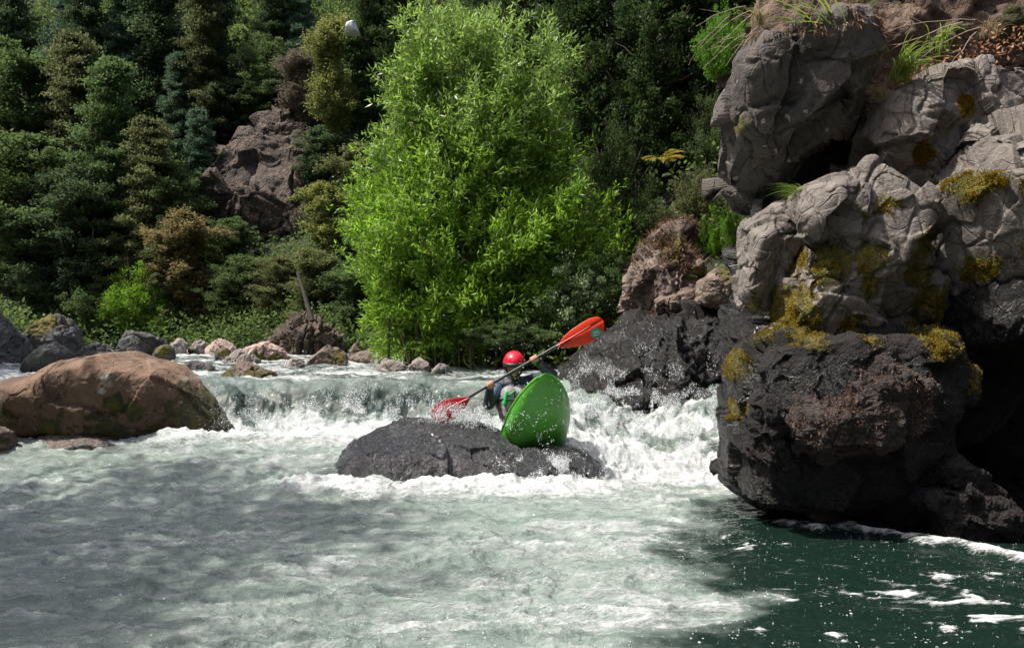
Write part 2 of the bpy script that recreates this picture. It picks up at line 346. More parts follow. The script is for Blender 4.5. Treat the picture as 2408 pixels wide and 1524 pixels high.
# ------------------------------------------------------------------ rocks
def outline_R(poly, c, nb=360):
    th = np.linspace(-math.pi, math.pi, nb, endpoint=False); d = np.stack([np.cos(th), np.sin(th)], 1); R = np.zeros(nb)
    q = poly-c
    for i in range(len(q)):
        a = q[i]; b = q[(i+1) % len(q)]; e = b-a
        den = d[:, 0]*e[1]-d[:, 1]*e[0]; den = np.where(np.abs(den) < 1e-9, 1e-9, den)
        tt = (a[0]*e[1]-a[1]*e[0])/den; s = (a[0]*d[:, 1]-a[1]*d[:, 0])/den
        ok = (tt > 0) & (s >= -1e-6) & (s <= 1+1e-6); R = np.where(ok, np.maximum(R, tt), R)
    R = np.where(R == 0, R.mean(), R)
    k = np.ones(9)/9; R = np.convolve(np.concatenate([R[-4:], R, R[:4]]), k, 'valid')
    return R
def rock(name, pix, d, T, mat, seed=0, n=90, amp=.05, sc=1.2, planes=10, box=.8, cut=.85, fine=.012, fsc=9, crease=.0, lean=0., spots=(), wet=None, lich=0., center=None, ctr=None, hero=0, fac=.0, facsc=1.8, rg=.5, pale=(), **kw):
    W = np.array([P(a, b, d) for a, b in pix]); poly = W[:, [0, 2]]
    c = poly.mean(0) if ctr is None else P(ctr[0], ctr[1], d)[[0, 2]]
    if ctr is None:
        lo, hi = poly.min(0), poly.max(0); c = (lo+hi)/2*.5+c*.5
    R = outline_R(poly, c); Rm = R.mean()
    n = int(min(n, 140) if (n > 140 and n != 230) else n); D, Fc = CS(n); D = D.astype(float)
    th = np.arctan2(D[:, 2], D[:, 0]); rho = np.hypot(D[:, 0], D[:, 2])
    Rt = np.interp(th, np.linspace(-math.pi, math.pi, len(R)+1), np.append(R, R[0]))
    Rt = Rm+(Rt-Rm)*ss(rho, .15, .85)
    rr = Rt*rho**box; yv = T*np.sign(D[:, 1])*np.abs(D[:, 1])**box
    V = np.stack([np.cos(th)*rr, yv, np.sin(th)*rr], 1)
    V[:, 1] += lean*V[:, 2]
    rs = np.random.RandomState(seed+100)
    S3 = np.array([Rm, T, Rm])
    for k in range(planes):
        nn = rs.normal(size=3); nn[1] -= .7; nn /= np.linalg.norm(nn)
        ext = (V@nn).max(); off = ext*rs.uniform(.62, .9)
        e = np.maximum(V@nn-off, 0); V -= (e*cut)[:, None]*nn
    world = V+np.array([c[0], d, c[1]])
    N = vnormals(V, Fc)
    if (N*V).sum() < 0: N = -N; Fc = Fc[:, ::-1]
    dsp = amp*fbm(world, sc, 4, seed)+amp*rg*fbm(world, sc*2.3, 4, seed+9, .5, 1)
    if crease:
        q = np.abs(fbm(world, sc*.8, 3, seed+33)); dsp -= crease*np.exp(-(q/.02)**2)
        q = np.abs(fbm(world*np.array([1, 1, .45]), sc*2.2, 2, seed+37)); dsp -= crease*.45*np.exp(-(q/.018)**2)
    if hero:
        q = np.abs(fbm(world*np.array([1, 1, .7]), 3.2, 3, seed+50)); dsp -= hero*np.exp(-(q/.05)**2)
        dsp += hero*.9*fbm(world, 2.3, 5, seed+55, .55, 1)
    if fac:
        for k_, (sc_, am_) in enumerate(((facsc, 1.), (facsc*2.7, .42))):
            v_, e_ = facets(world, sc_, seed+k_*5, .35*am_*fac, .28*am_*fac); dsp += v_-.018*fac/sc_*np.exp(-(e_/.07)**2)
    dsp += fine*fbm(world, fsc, 5, seed+70, .6)
    V = V+N*dsp[:, None]; world = V+np.array([c[0], d, c[1]])
    moss = np.zeros(len(V))
    for (a, bb, r) in spots:
        q = P(a, bb, d); rw = r*d/F; dist = np.hypot(world[:, 0]-q[0], world[:, 2]-q[2])*(1)
        moss = np.maximum(moss, 1.12*np.exp(-(dist/rw)**2)*(world[:, 1] < d+T*.3))
    pl_ = np.zeros(len(V))
    for (a, bb, r) in pale:
        q = P(a, bb, d-T*.6); rw = r*d/F; pl_ = np.maximum(pl_, np.exp(-(np.hypot(world[:, 0]-q[0], world[:, 2]-q[2])/rw)**2)*(world[:, 1] < d))
    wt = np.zeros(len(V)) if wet is None else np.clip(wet(world), 0, 1)
    me = mesh(name, V, Fc, mat, {'moss': moss, 'wet': wt, 'lich': np.full(len(V), lich), 'pale': pl_})
    parent = kw.pop('parent', None)
    loc = np.array([c[0], d, c[1]])
    if parent is not None: loc = loc-np.array(parent.location)
    o = obj(name, me, parent, loc, **kw)
    return o, world, Fc, moss

def tufts_on(world, Fc, w, n, mat, name, parent, L=.03, Wd=.006, seed=1, droop=0.):
    """short fuzzy blades growing where the weight is high"""
    rs = np.random.RandomState(seed); fw = w[Fc].mean(1); fw = np.where(fw > .38, fw, 0)
    a = world[Fc[:, 1]]-world[Fc[:, 0]]; b_ = world[Fc[:, 3]]-world[Fc[:, 0]]; ar = np.linalg.norm(np.cross(a, b_), axis=1)
    pr = fw*ar*(.03+ss(fbm(world[Fc[:, 0]], 5.5, 4, seed, .7), .0, .3))
    if pr.sum() <= 0: return
    idx = rs.choice(len(Fc), n, p=pr/pr.sum()); c = world[Fc[idx]]; uu = rs.rand(n, 4); uu /= uu.sum(1)[:, None]
    base = (c*uu[:, :, None]).sum(1); N = np.cross(a[idx], b_[idx]); N /= np.linalg.norm(N, axis=1)[:, None]
    D = N+rs.normal(size=(n, 3))*.5+np.array([0, 0, .5-droop]); D /= np.linalg.norm(D, axis=1)[:, None]
    V, Fq, ti = leafmesh(base, D, rs, L, Wd)
    V = V-np.array(parent.location if parent.parent is None else np.array(parent.location)+np.array(parent.parent.location))
    return obj(name, mesh(name, V, Fq, mat, {'tint': ti}, False), parent)

def leafmesh(base, D, rs, L, Wd, nrm=None, tint=None, fold=0):
    n = len(base); L = L*rs.uniform(.6, 1.3, n); Wd = Wd*rs.uniform(.7, 1.3, n)
    B = np.cross(D, rs.normal(size=(n, 3)) if nrm is None else nrm); B /= np.linalg.norm(B, axis=1)[:, None]+1e-9
    t_ = base+D*L[:, None]; mid = base+D*(L*.45)[:, None]
    V = np.stack([base, mid+B*Wd[:, None]*.5, t_, mid-B*Wd[:, None]*.5], 1).reshape(-1, 3)
    Fq = np.arange(n*4).reshape(n, 4); ti = rs.rand(n) if tint is None else np.clip(tint+rs.normal(size=n)*.15, 0, 1)
    return V, Fq, np.repeat(ti, 4)

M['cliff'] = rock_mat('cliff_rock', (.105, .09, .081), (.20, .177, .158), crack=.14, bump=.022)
M['cliff_shaded'] = rock_mat('cliff_shaded', (.05, .043, .04), (.105, .09, .082), crack=.12, bump=.022)  # shaded copy of the cliff colour, for the overhanging block
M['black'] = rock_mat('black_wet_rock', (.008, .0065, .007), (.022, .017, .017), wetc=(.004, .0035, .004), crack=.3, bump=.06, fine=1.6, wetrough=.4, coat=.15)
M['red'] = rock_mat('red_boulder', (.075, .044, .03), (.175, .108, .07), mossc=(.085, .075, .012), mossc2=(.03, .032, .008), crack=.15, bump=.012)
M['pink'] = rock_mat('pink_boulder', (.30, .215, .18), (.40, .31, .27), mossc=(.16, .13, .015), crack=.2, bump=.02)
M['grey'] = rock_mat('grey_boulder', (.17, .145, .135), (.30, .265, .25), mossc=(.15, .13, .015), crack=.3, bump=.02)
M['darkrock'] = rock_mat('shaded_boulder', (.05, .05, .052), (.10, .10, .10), crack=.3, bump=.02)  # dark rock; the left bank's shade is put into this colour
M['brown'] = rock_mat('brown_rock', (.11, .08, .065), (.20, .15, .125), mossc=(.17, .12, .02), crack=.5, bump=.03)
M['bluff'] = rock_mat('bluff_rock', (.042, .032, .026), (.125, .09, .068), crack=.6, bump=.3, fine=.25)
M['midrock'] = rock_mat('washed_rock', (.13, .13, .135), (.25, .25, .26), wetc=(.085, .088, .095), crack=.05, bump=.16, wetrough=.1, fine=1.9)
M['soilbank'] = rock_mat('soil_bank', (.10, .065, .045), (.17, .115, .085), crack=.1, bump=.05, mossc=(.09, .085, .02))
M['bankbrown'] = rock_mat('bank_brown', (.05, .036, .028), (.13, .095, .07), crack=.3, bump=.06)
M['bulge'] = rock_mat('weedy_rock', (.035, .026, .025), (.085, .062, .055), wetc=(.022, .017, .016), crack=.2, bump=.06, fine=1.8, wetrough=.3)
M['white'] = rock_mat('white_patch', (.6, .6, .6), (.75, .75, .75), crack=.2, bump=.03)
M['moss'] = leaf_mat('moss_fuzz', (.09, .085, .01), (.34, .21, .02), .3, .8)
M['root2'] = leaf_mat('brown_weed', (.035, .024, .02), (.17, .115, .085), .1, .5)
M['root'] = leaf_mat('dry_root', (.08, .05, .035), (.25, .17, .11), .1, .9)

wz = lambda z0, w=.25: (lambda p: ss(z0-p[:, 2]+fbm(p, 2.5, 3, 4)*w*1.2, -w, w))
one = lambda p: np.ones(len(p))

# ---- right hand cliff
cliff = empty('rock_cliff', P(1950, 1230, 6.9), 'tall grey cliff with black wet foot and mossy ledges at the right river edge', 'cliff')
def cp(name, *a, **k): return rock(name, *a, parent=cliff, **k)
cp('soil_bank', [(1740, 60), (1800, -60), (2100, -200), (2700, -300), (2700, 250), (2300, 320), (2000, 330), (1800, 250)], 8.6, 1.0, M['soilbank'], 3, 110, .14, 1.3, 6, .8, fac=0.4, facsc=1.6, fine=.04, fsc=7, spots=[(2250, 160, 60), (1950, 40, 80)])
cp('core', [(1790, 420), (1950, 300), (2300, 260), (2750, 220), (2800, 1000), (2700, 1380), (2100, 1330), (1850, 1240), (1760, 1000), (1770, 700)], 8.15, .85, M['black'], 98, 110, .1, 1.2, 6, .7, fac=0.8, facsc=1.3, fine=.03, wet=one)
A_ = cp('overhanging_block', [(1785, 62), (1830, 50), (1890, 60), (1960, 108), (2010, 190), (2005, 270), (1965, 330), (1950, 400), (1925, 440), (1880, 472), (1800, 478), (1742, 445), (1730, 380), (1722, 300), (1718, 220), (1745, 130)], 7.5, .85, M['cliff_shaded'], 11, 200, .06, 1.4, 10, .62, fac=.42, facsc=1.6, fine=.015, fsc=10, crease=.03, rg=0., lean=-.42, lich=.8, spots=[(1760, 90, 40), (1700, 330, 30)], label='dark overhanging block with pale round lichen spots')
B_ = cp('ridge_slab', [(1930, 290), (1990, 262), (2080, 235), (2200, 200), (2330, 145), (2408, 128), (2600, 130), (2600, 330), (2380, 300), (2260, 330), (2190, 420), (2130, 490), (2060, 455), (1990, 405), (1925, 385)], 7.25, .75, M['cliff'], 21, 200, .08, 1.3, 12, .7, fac=.42, facsc=2.0, fine=.015, fsc=10, crease=.035, rg=0., lich=.3, ctr=(2200, 310), spots=[(2200, 290, 26), (2110, 390, 24), (1950, 270, 25)])
C_ = cp('smooth_buttress', [(2700, 200), (2480, 225), (2380, 262), (2290, 310), (2235, 370), (2190, 450), (2135, 500), (2160, 590), (2175, 700), (2200, 790), (2300, 800), (2500, 770), (2700, 760)], 6.75, .85, M['cliff'], 31, 220, .05, 1.0, 9, .7, fac=.32, facsc=1.2, fine=.008, fsc=9, crease=.03, rg=0., lean=-.22, lich=.15, ctr=(2420, 500),
     spots=[(2210, 465, 36), (2300, 470, 40), (2330, 590, 40), (2250, 640, 30)], wet=lambda p: ss(1.78-p[:, 2]+fbm(p, 2, 3, 5)*.5, -.1, .25))  # wet mask here paints the black shade under the overhang
D_ = cp('lit_face', [(1798, 690), (1815, 620), (1850, 560), (1890, 490), (1930, 410), (1980, 385), (2060, 430), (2115, 480), (2120, 560), (2155, 600), (2175, 700), (2185, 820), (2060, 860), (1900, 850), (1770, 830)], 6.95, .8, M['cliff'], 41, 220, .05, 1.5, 14, .66, fac=.42, facsc=1.9, fine=.008, fsc=9, crease=.035, rg=0.,
     spots=[(1905, 630, 55), (1975, 625, 40), (1840, 700, 38), (2090, 600, 40), (2100, 655, 35), (2010, 510, 30), (2145, 715, 45), (1850, 750, 40), (1985, 680, 28), (2110, 790, 42), (1950, 770, 30)], wet=wz(1.56, .1))
cp('lit_face', [(1855, 560), (1880, 480), (1935, 405), (1990, 385), (2060, 440), (2090, 510), (2060, 590), (1960, 590), (1890, 600)], 6.65, .35, M['cliff'], 48, 120, .03, 1.5, 9, .7, fac=.42, facsc=1.9, fine=.006, crease=.03, rg=0., spots=[(2010, 520, 28)])
cp('side_rib', [(1735, 640), (1745, 560), (1765, 505), (1840, 475), (1890, 500), (1860, 570), (1815, 650), (1800, 740), (1760, 730), (1735, 700)], 7.3, .5, M['cliff'], 51, 130, .05, 2., 9, .7, fac=.4, facsc=2.6, fine=.012, crease=.04, rg=0., spots=[(1750, 720, 25)])
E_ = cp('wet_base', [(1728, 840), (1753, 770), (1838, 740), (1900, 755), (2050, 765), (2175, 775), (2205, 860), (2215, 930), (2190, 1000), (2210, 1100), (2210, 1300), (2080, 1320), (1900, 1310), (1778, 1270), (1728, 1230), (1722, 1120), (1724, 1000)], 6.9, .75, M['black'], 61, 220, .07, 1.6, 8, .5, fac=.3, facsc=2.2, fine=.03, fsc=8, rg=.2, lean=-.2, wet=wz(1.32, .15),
     spots=[(1705, 850, 40), (1760, 770, 45), (1840, 790, 40), (2200, 890, 40), (2110, 800, 50), (1710, 960, 26), (2190, 960, 25), (1950, 790, 30)])
E1 = cp('shaggy_bulge', [(1832, 985), (1850, 930), (1900, 870), (2000, 822), (2100, 815), (2180, 850), (2212, 910), (2195, 970), (2100, 1040), (2000, 1085), (1900, 1080), (1845, 1050)], 6.3, .5, M['bulge'], 71, 170, .04, 2., 5, .75, fac=.2, facsc=3, fine=.045, fsc=9, hero=.02, wet=lambda p: .25+0*p[:, 0], spots=[(2190, 930, 30)])
cp('knob', [(1770, 1060), (1760, 990), (1775, 930), (1795, 912), (1820, 950), (1830, 1020), (1842, 1090), (1800, 1120), (1770, 1110)], 6.15, .16, M['black'], 81, 90, .03, 3., 5, .8, fac=0.6, facsc=5, fine=.02, hero=.03, wet=lambda p: .3+0*p[:, 0])
cp('foot_rock', [(2118, 1215), (2150, 1150), (2200, 1130), (2260, 1135), (2330, 1165), (2385, 1200), (2390, 1262), (2300, 1282), (2180, 1275)], 6.25, .35, M['black'], 91, 120, .04, 2.5, 6, .75, fac=.45, facsc=3.5, fine=.035, fsc=9, hero=.02, wet=lambda p: .4+0*p[:, 0])
cp('slanting_rib', [(2195, 1060), (2205, 1035), (2240, 1060), (2290, 1110), (2350, 1150), (2385, 1190), (2350, 1215), (2270, 1180), (2215, 1130)], 6.2, .18, M['black'], 92, 90, .03, 3, 4, .8, fine=.03, fsc=10, wet=lambda p: .3+0*p[:, 0])
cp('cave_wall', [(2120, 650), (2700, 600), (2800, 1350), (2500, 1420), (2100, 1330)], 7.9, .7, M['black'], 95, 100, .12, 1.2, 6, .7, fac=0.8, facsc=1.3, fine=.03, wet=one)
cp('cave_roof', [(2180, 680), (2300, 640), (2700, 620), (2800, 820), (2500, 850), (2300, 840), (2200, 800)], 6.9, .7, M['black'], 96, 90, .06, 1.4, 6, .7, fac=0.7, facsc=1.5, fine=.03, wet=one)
for nm, (o_, w_, f_, ms_) in (('lit', D_), ('ridge', B_), ('butt', C_), ('base', E_)):
    tufts_on(w_, f_, ms_, 9000, M['moss'], 'moss', o_, .02, .010, 5)
tufts_on(E1[1], E1[2], ss(E1[1][:, 2], .5, 1.0), 9000, M['root2'], 'shaggy_roots', E1[0], .03, .006, 8, 1.0)
tufts_on(A_[1], A_[2], ss(A_[1][:, 2], 3.85, 4.4)*(A_[1][:, 1] < 7.6), 5000, M['root'], 'hanging_roots', A_[0], .09, .008, 9, 1.6)

# ---- rocks in and beside the river
rock('wet_rock_slope', [(1310, 930), (1370, 875), (1440, 815), (1500, 780), (1570, 745), (1640, 715), (1705, 680), (1760, 700), (1800, 900), (1780, 1130), (1560, 1100), (1400, 1020)], 11.3, 1.1, M['black'], 111, 170, .09, 1.5, 8, .7, fac=.8, facsc=2.2, lean=.5, fine=.035, fsc=8, hero=.03, wet=lambda p: ss(1.85-p[:, 2], -.3, .3)*.75, ctr=(1560, 920),
     label='dark wet rock slope behind the kayak, running up to the cliff', cat='rock')
K_ = rock('boulder', [(1468, 735), (1480, 680), (1510, 620), (1550, 580), (1588, 545), (1612, 570), (1640, 620), (1655, 680), (1650, 712), (1590, 735), (1530, 760), (1480, 775)], 12.2, .75, M['brown'], 121, 120, .05, 1.5, 9, .7, fac=.6, facsc=2, crease=.06, hero=.03, lich=.5, spots=[(1580, 600, 45), (1610, 650, 30)],
     label='pointed brown boulder with dry grass on top, under the right bank shrubs', cat='boulder')
tufts_on(K_[1], K_[2], ss(K_[1][:, 2], 2.3, 2.9), 3500, M['root'], 'dry_grass', K_[0], .13, .012, 4, .6)
rock('boulder', [(1640, 715), (1650, 660), (1690, 630), (1735, 640), (1745, 690), (1700, 730)], 11.2, .5, M['brown'], 123, 70, .05, 2, 8, .7, hero=.03, spots=[(1700, 650, 30)], label='small brown boulder with leaf litter between the pointed boulder and the cliff', cat='boulder')
MR = rock('washed_rock', [(745, 1150), (800, 1085), (850, 1030), (900, 1003), (980, 995), (1060, 1000), (1150, 1010), (1230, 1055), (1330, 1090), (1420, 1150), (1400, 1250), (1000, 1260), (760, 1230)], 8.6, .85, M['midrock'], 131, 230, .05, 1.3, 0, .72, rg=.2, fac=.15, facsc=2, fine=.024, fsc=12, wet=lambda p: .75+.8*fbm(p, 2, 3, 3), ctr=(1020, 1150),
     label='low grey rock washed over by water, below the kayak bow', cat='rock')
rock('boulder', [(1130, 1120), (1200, 1060), (1300, 1045), (1370, 1058), (1415, 1095), (1435, 1140), (1420, 1240), (1150, 1240)], 8.45, .5, M['midrock'], 135, 110, .05, 1.6, 1, .75, fine=.03, wet=one, label='dark rock in the spray under the green kayak', cat='rock')
LB = rock('boulder', [(-25, 960), (5, 925), (50, 900), (110, 884), (190, 854), (250, 834), (300, 828), (350, 846), (440, 866), (485, 890), (520, 930), (560, 985), (585, 1030), (580, 1060), (470, 1080), (390, 1065), (280, 1050), (180, 1030), (80, 1015), (0, 1000)], 10.1, .9, M['red'], 141, 230, .07, 1.0, 1, .62, lean=-.3, rg=.3, fac=.1, facsc=1.2, pale=[(290, 885, 16), (298, 900, 14), (285, 915, 12), (440, 885, 16)], fine=.006, fsc=10, lich=.0, ctr=(270, 950),
     spots=[(515, 950, 75), (500, 1010, 80), (555, 1020, 60), (330, 1015, 60), (200, 1000, 45), (430, 1030, 60), (390, 950, 28), (350, 935, 25), (90, 970, 40)], wet=lambda p: ss(.42-p[:, 2]+fbm(p, 2, 3, 2)*.15, -.05, .12)+.9*ss(p[:, 0], -4.05, -3.75)*ss(.85-p[:, 2], -.1, .1),
     label='huge rounded reddish brown boulder with green moss on its right end', cat='boulder')
rock('boulder', [(60, 1052), (90, 1028), (170, 1018), (260, 1026), (330, 1040), (375, 1056), (330, 1075), (100, 1075)], 9.4, .35, M['brown'], 151, 80, .03, 2, 4, .85, wet=lambda p: .5+0*p[:, 0], label='flat wet brown rock just awash in front of the huge reddish boulder', cat='rock')
rock('boulder', [(-60, 1060), (-50, 1015), (-15, 1000), (12, 1015), (24, 1050), (10, 1080), (-40, 1080)], 9.0, .3, M['brown'], 152, 60, .03, 2, 4, .8, spots=[(-10, 1030, 30)], label='small mossy rock at the left edge of the photo, in front of the huge boulder', cat='rock')
far = [  # outline box (x0,y0,x1,y1), depth, material, peak position, moss spots, label
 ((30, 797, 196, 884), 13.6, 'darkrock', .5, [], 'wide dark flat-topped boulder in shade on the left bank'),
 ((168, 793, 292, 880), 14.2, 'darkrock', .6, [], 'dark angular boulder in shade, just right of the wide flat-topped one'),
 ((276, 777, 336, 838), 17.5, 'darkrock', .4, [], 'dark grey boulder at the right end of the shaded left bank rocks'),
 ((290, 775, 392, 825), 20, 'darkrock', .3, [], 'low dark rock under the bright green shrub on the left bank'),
 ((326, 803, 372, 840), 20.5, 'grey', .45, [], 'boulder with a pale sunlit top beside the shaded left rocks'),
 ((360, 803, 412, 842), 19.5, 'darkrock', .4, [(385, 825, 20)], 'dark mossy rock right of the pale-topped boulder'),
 ((390, 794, 452, 832), 24, 'grey', .35, [], 'grey boulder with a sunlit flat crown in the far rock row'),
 ((446, 792, 492, 836), 24.5, 'grey', .5, [(455, 828, 12)], 'lumpy pale grey boulder left of the pale pink boulder'),
 ((474, 797, 564, 838), 24, 'pink', .45, [], 'pale pink boulder with a pointed crown, sunlit, behind the dark mossy rock'),
 ((504, 812, 552, 852), 18.8, 'darkrock', .35, [(530, 828, 16)], 'small dark rock with yellow-green moss in front of the pale pink boulder'),
 ((522, 819, 624, 868), 16.8, 'grey', .35, [], 'smooth grey boulder with a dark right side, above the flat mossy rock'),
 ((562, 800, 688, 860), 18.8, 'pink', .35, [(620, 845, 22), (655, 845, 16)], 'large rounded pink boulder with a mossy foot, upstream in midstream'),
 ((500, 854, 670, 908), 11.6, 'brown', .25, [(530, 885, 30), (600, 888, 30), (640, 880, 22)], 'flat brown rock rimmed with green moss at the lip of the drop'),
 ((662, 842, 726, 878), 15.4, 'grey', .5, [], 'low grey rock with white water curling over it'),
 ((722, 806, 820, 868), 16.4, 'brown', .4, [(795, 835, 16), (800, 850, 14)], 'angular grey-brown boulder with a yellow mossy right flank'),
 ((818, 806, 850, 850), 19, 'brown', .55, [], 'small upright brown stone beside the angular boulder'),
 ((822, 822, 886, 850), 18, 'brown', .6, [], 'low brown rock under the drooping dark shrub'),
 ((872, 824, 910, 860), 16.5, 'grey', .5, [], 'small grey stone left of the rocks under the willow'),
 ((888, 833, 968, 892), 13.4, 'grey', .3, [], 'grey boulder with a tan patch at the foot of the willow'),
 ((950, 841, 1022, 892), 12.9, 'grey', .5, [], 'cracked grey rock at the water edge under the willow'),
 ((1010, 848, 1072, 895), 12.6, 'grey', .4, [], 'rounded grey rock nearest the kayaker on the right bank'),
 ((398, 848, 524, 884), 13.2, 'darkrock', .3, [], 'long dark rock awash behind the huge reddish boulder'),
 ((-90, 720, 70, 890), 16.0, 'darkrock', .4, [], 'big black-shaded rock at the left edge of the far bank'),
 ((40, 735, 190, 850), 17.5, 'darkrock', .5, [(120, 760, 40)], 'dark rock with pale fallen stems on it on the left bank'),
]
for k, (bx, d, mt, pk, sp_, lab) in enumerate(far):
    if not lab: continue
    x0, y0, x1, y1 = bx; w_ = x1-x0; h_ = y1-y0; r_ = random.Random(k+5)
    tz = [(0, .95), (.06, .55), (pk*.45, .25+.1*r_.random()), (pk, 0), (pk+(1-pk)*.35, .06+.12*r_.random()), (pk+(1-pk)*.75, .35+.1*r_.random()), (.97, .7), (1, 1), (.8, 1.25), (.2, 1.25)]
    rock('boulder', [(x0+a*w_, y0+b_*h_) for a, b_ in tz], d, w_*d/F*.4, M[mt], 200+k, 64, .05*w_*d/F/1.2, 2.2, 9, .7, fac=.16, facsc=1.6/(w_*d/F), fine=.012, fsc=6, crease=.03, spots=sp_, wet=wz(1.0, .05), label=lab, cat='boulder' if h_ > 34 else 'rock', group='rocks along the river')

# bare bluff and banks in the forest
rock('bare_bluff', [(500, 560), (510, 450), (520, 380), (530, 300), (570, 250), (640, 240), (720, 260), (760, 330), (750, 430), (735, 520), (745, 620), (650, 650), (540, 640)], hit(625, 450)[1]-.3, 2.2, M['bluff'], 301, 150, .9, .16, 16, .6, fac=.6, facsc=.7, fine=.3, fsc=.7, lean=.8, rg=.1, crease=.5, label='bare brown-grey rock face in the middle of the wooded back slope', cat='rock face')
rock('root_bank', [(610, 830), (640, 795), (680, 765), (725, 745), (765, 760), (795, 795), (815, 835), (700, 850)], 25.5, 1.0, M['bankbrown'], 305, 90, .35, .8, 8, .8, fac=.5, facsc=1.5, fine=.12, fsc=3, hero=.15, label='eroded brown bank with exposed roots behind the far boulders', cat='bank')

# ------------------------------------------------------------------ vegetation
def make_tree(seed, H, R, kind, nl=60, clumps=5, lpc=60, cs=.5, L=.13, Wd=.09):
    rs = np.random.RandomState(seed); tr = Acc(); cen = []; ax = []; ct = []
    n = 14; zt = np.linspace(0, H*.97, n); wob = np.cumsum(rs.normal(size=(n, 2))*.012*H, 0); wob -= wob[0]
    if kind not in ('shrub', 'willow'):
        tp = np.stack([wob[:, 0], wob[:, 1], zt], 1); tr.add(*tube(tp, np.linspace(.028*H**.9, .004*H, n), 8))
    for i in range(nl):
        az = i*2.39996+rs.uniform(-.4, .4)
        if kind == 'layer': t0 = .12+.86*(i/nl)**.9; rl = R*(1-t0)**.55*(.35+.85*rs.rand())*(1.1 if t0 > .2 else .8)+.05*R; el = rs.uniform(-.25, .3)
        elif kind == 'broad': t0 = .1+.86*(i/nl); rl = R*math.sqrt(max(.05, 1-((t0-.5)/.5)**2))*(.55+.55*rs.rand()); el = rs.uniform(.1, .8)
        elif kind == 'column': t0 = .05+.93*(i/nl); rl = R*(.45+.75*rs.rand())*min(1, (1-t0)*4+.25)*(.75+.4*math.sin(t0*17+seed)); el = rs.uniform(-.2, .5)
        elif kind == 'shrub': t0 = 0; rl = 0; el = 0
        else: t0 = 0; rl = 0; el = 0
        if kind in ('shrub', 'willow'):
            r0 = math.sqrt((i+.5)/nl); q = np.array([math.cos(az)*r0*R, math.sin(az)*r0*R, H*math.sqrt(max(0, 1-r0**2*.8))*(.65+.4*rs.rand())])
            s_ = np.linspace(0, 1, 7)[:, None]; mid = np.array([q[0]*.35, q[1]*.35, q[2]*.6])
            pts = (1-s_)**2*np.array([rs.normal()*.08*R, rs.normal()*.08*R, 0])+2*s_*(1-s_)*mid+s_**2*q
            tr.add(*tube(pts, np.linspace(.012*H*.8, .003*H, 7), 5)); ks = rs.uniform(.25, 1, clumps)
        else:
            c0 = np.array([np.interp(t0*H, zt, wob[:, 0]), np.interp(t0*H, zt, wob[:, 1]), t0*H])
            s_ = np.linspace(0, 1, 6)[:, None]; d_ = np.array([math.cos(az), math.sin(az), math.tan(el)]); d_ /= np.linalg.norm(d_)
            pts = c0+d_*rl*s_+np.array([0, 0, 1])*((-.12 if kind == 'layer' else .1)*rl*s_**2)+rs.normal(size=(6, 3))*.02*rl*s_
            tr.add(*tube(pts, np.linspace(.012*rl+.01*H*.3, .004*rl+.006, 6), 5)); ks = rs.uniform(.3, 1.02, clumps)
        for k in ks:
            j = k*(len(pts)-1.001); a = int(j); c = pts[min(a, len(pts)-2)]*(1-(j-a))+pts[min(a+1, len(pts)-1)]*(j-a)
            c = c+rs.normal(size=3)*np.array([.35, .35, .15])*cs
            cen.append(c); dd = c-np.array([0, 0, c[2]-.2*H]); ax.append(dd/(np.linalg.norm(dd)+1e-6)); ct.append(rs.rand())
    cen = np.array(cen); ax = np.array(ax); ct = np.array(ct); N = len(cen)*lpc; idx = np.repeat(np.arange(len(cen)), lpc)
    sz = {'layer': (1, 1, .33), 'broad': (.8, .8, .6), 'column': (.7, .7, 1.1), 'shrub': (.8, .8, .7), 'willow': (.5, .5, .9)}[kind]
    off = rs.normal(size=(N, 3)); off /= np.linalg.norm(off, axis=1)[:, None]; off *= (rs.rand(N)**.45)[:, None]*np.array(sz)*cs*rs.uniform(.5, 1.3, len(cen))[idx][:, None]
    base = cen[idx]+off
    D = ax[idx]*.6+rs.normal(size=(N, 3))*.7+np.array([0, 0, {'layer': -.1, 'broad': .1, 'column': -.5, 'shrub': .2, 'willow': .8}[kind]])
    D /= np.linalg.norm(D, axis=1)[:, None]
    up = np.array([0, 0, 1.])+rs.normal(size=(N, 3))*.6
    V, Fq, ti = leafmesh(base, D, rs, L, Wd, up, ct[idx]*.8+.1)
    return tr, V, Fq, ti

LM = {
 'dark': leaf_mat('dark_green_leaf', (.016, .036, .012), (.06, .10, .025), .35),
 'deep': leaf_mat('deep_green_leaf', (.028,.05,.024), (.08,.12,.05), .45),
 'blue': leaf_mat('blue_green_leaf', (0.035, 0.078, 0.054), (0.101, 0.169, 0.095), .45),
 'mid': leaf_mat('mid_green_leaf', (.04,.075,.025), (.11,.165,.055), .45),
 'olive': leaf_mat('olive_leaf', (.06,.07,.028), (.15,.17,.065), .45),
 'yellow': leaf_mat('yellow_green_leaf', (.10,.115,.03), (.23,.25,.07), .4),
 'brown': leaf_mat('brown_olive_leaf', (0.108, 0.092, 0.038), (0.243, 0.203, 0.088), .45),
 'bright': leaf_mat('bright_green_leaf', (.06, .15, .012), (.14, .28, .022), .45, .5),
 'silver': leaf_mat('silver_leaf', (0.095, 0.162, 0.061), (0.324, 0.420, 0.230), .3, .4, None, .4),
 'grey': leaf_mat('grey_twig_leaf', (0.101, 0.088, 0.068), (0.257, 0.216, 0.162), .2),
}
PRO = {}
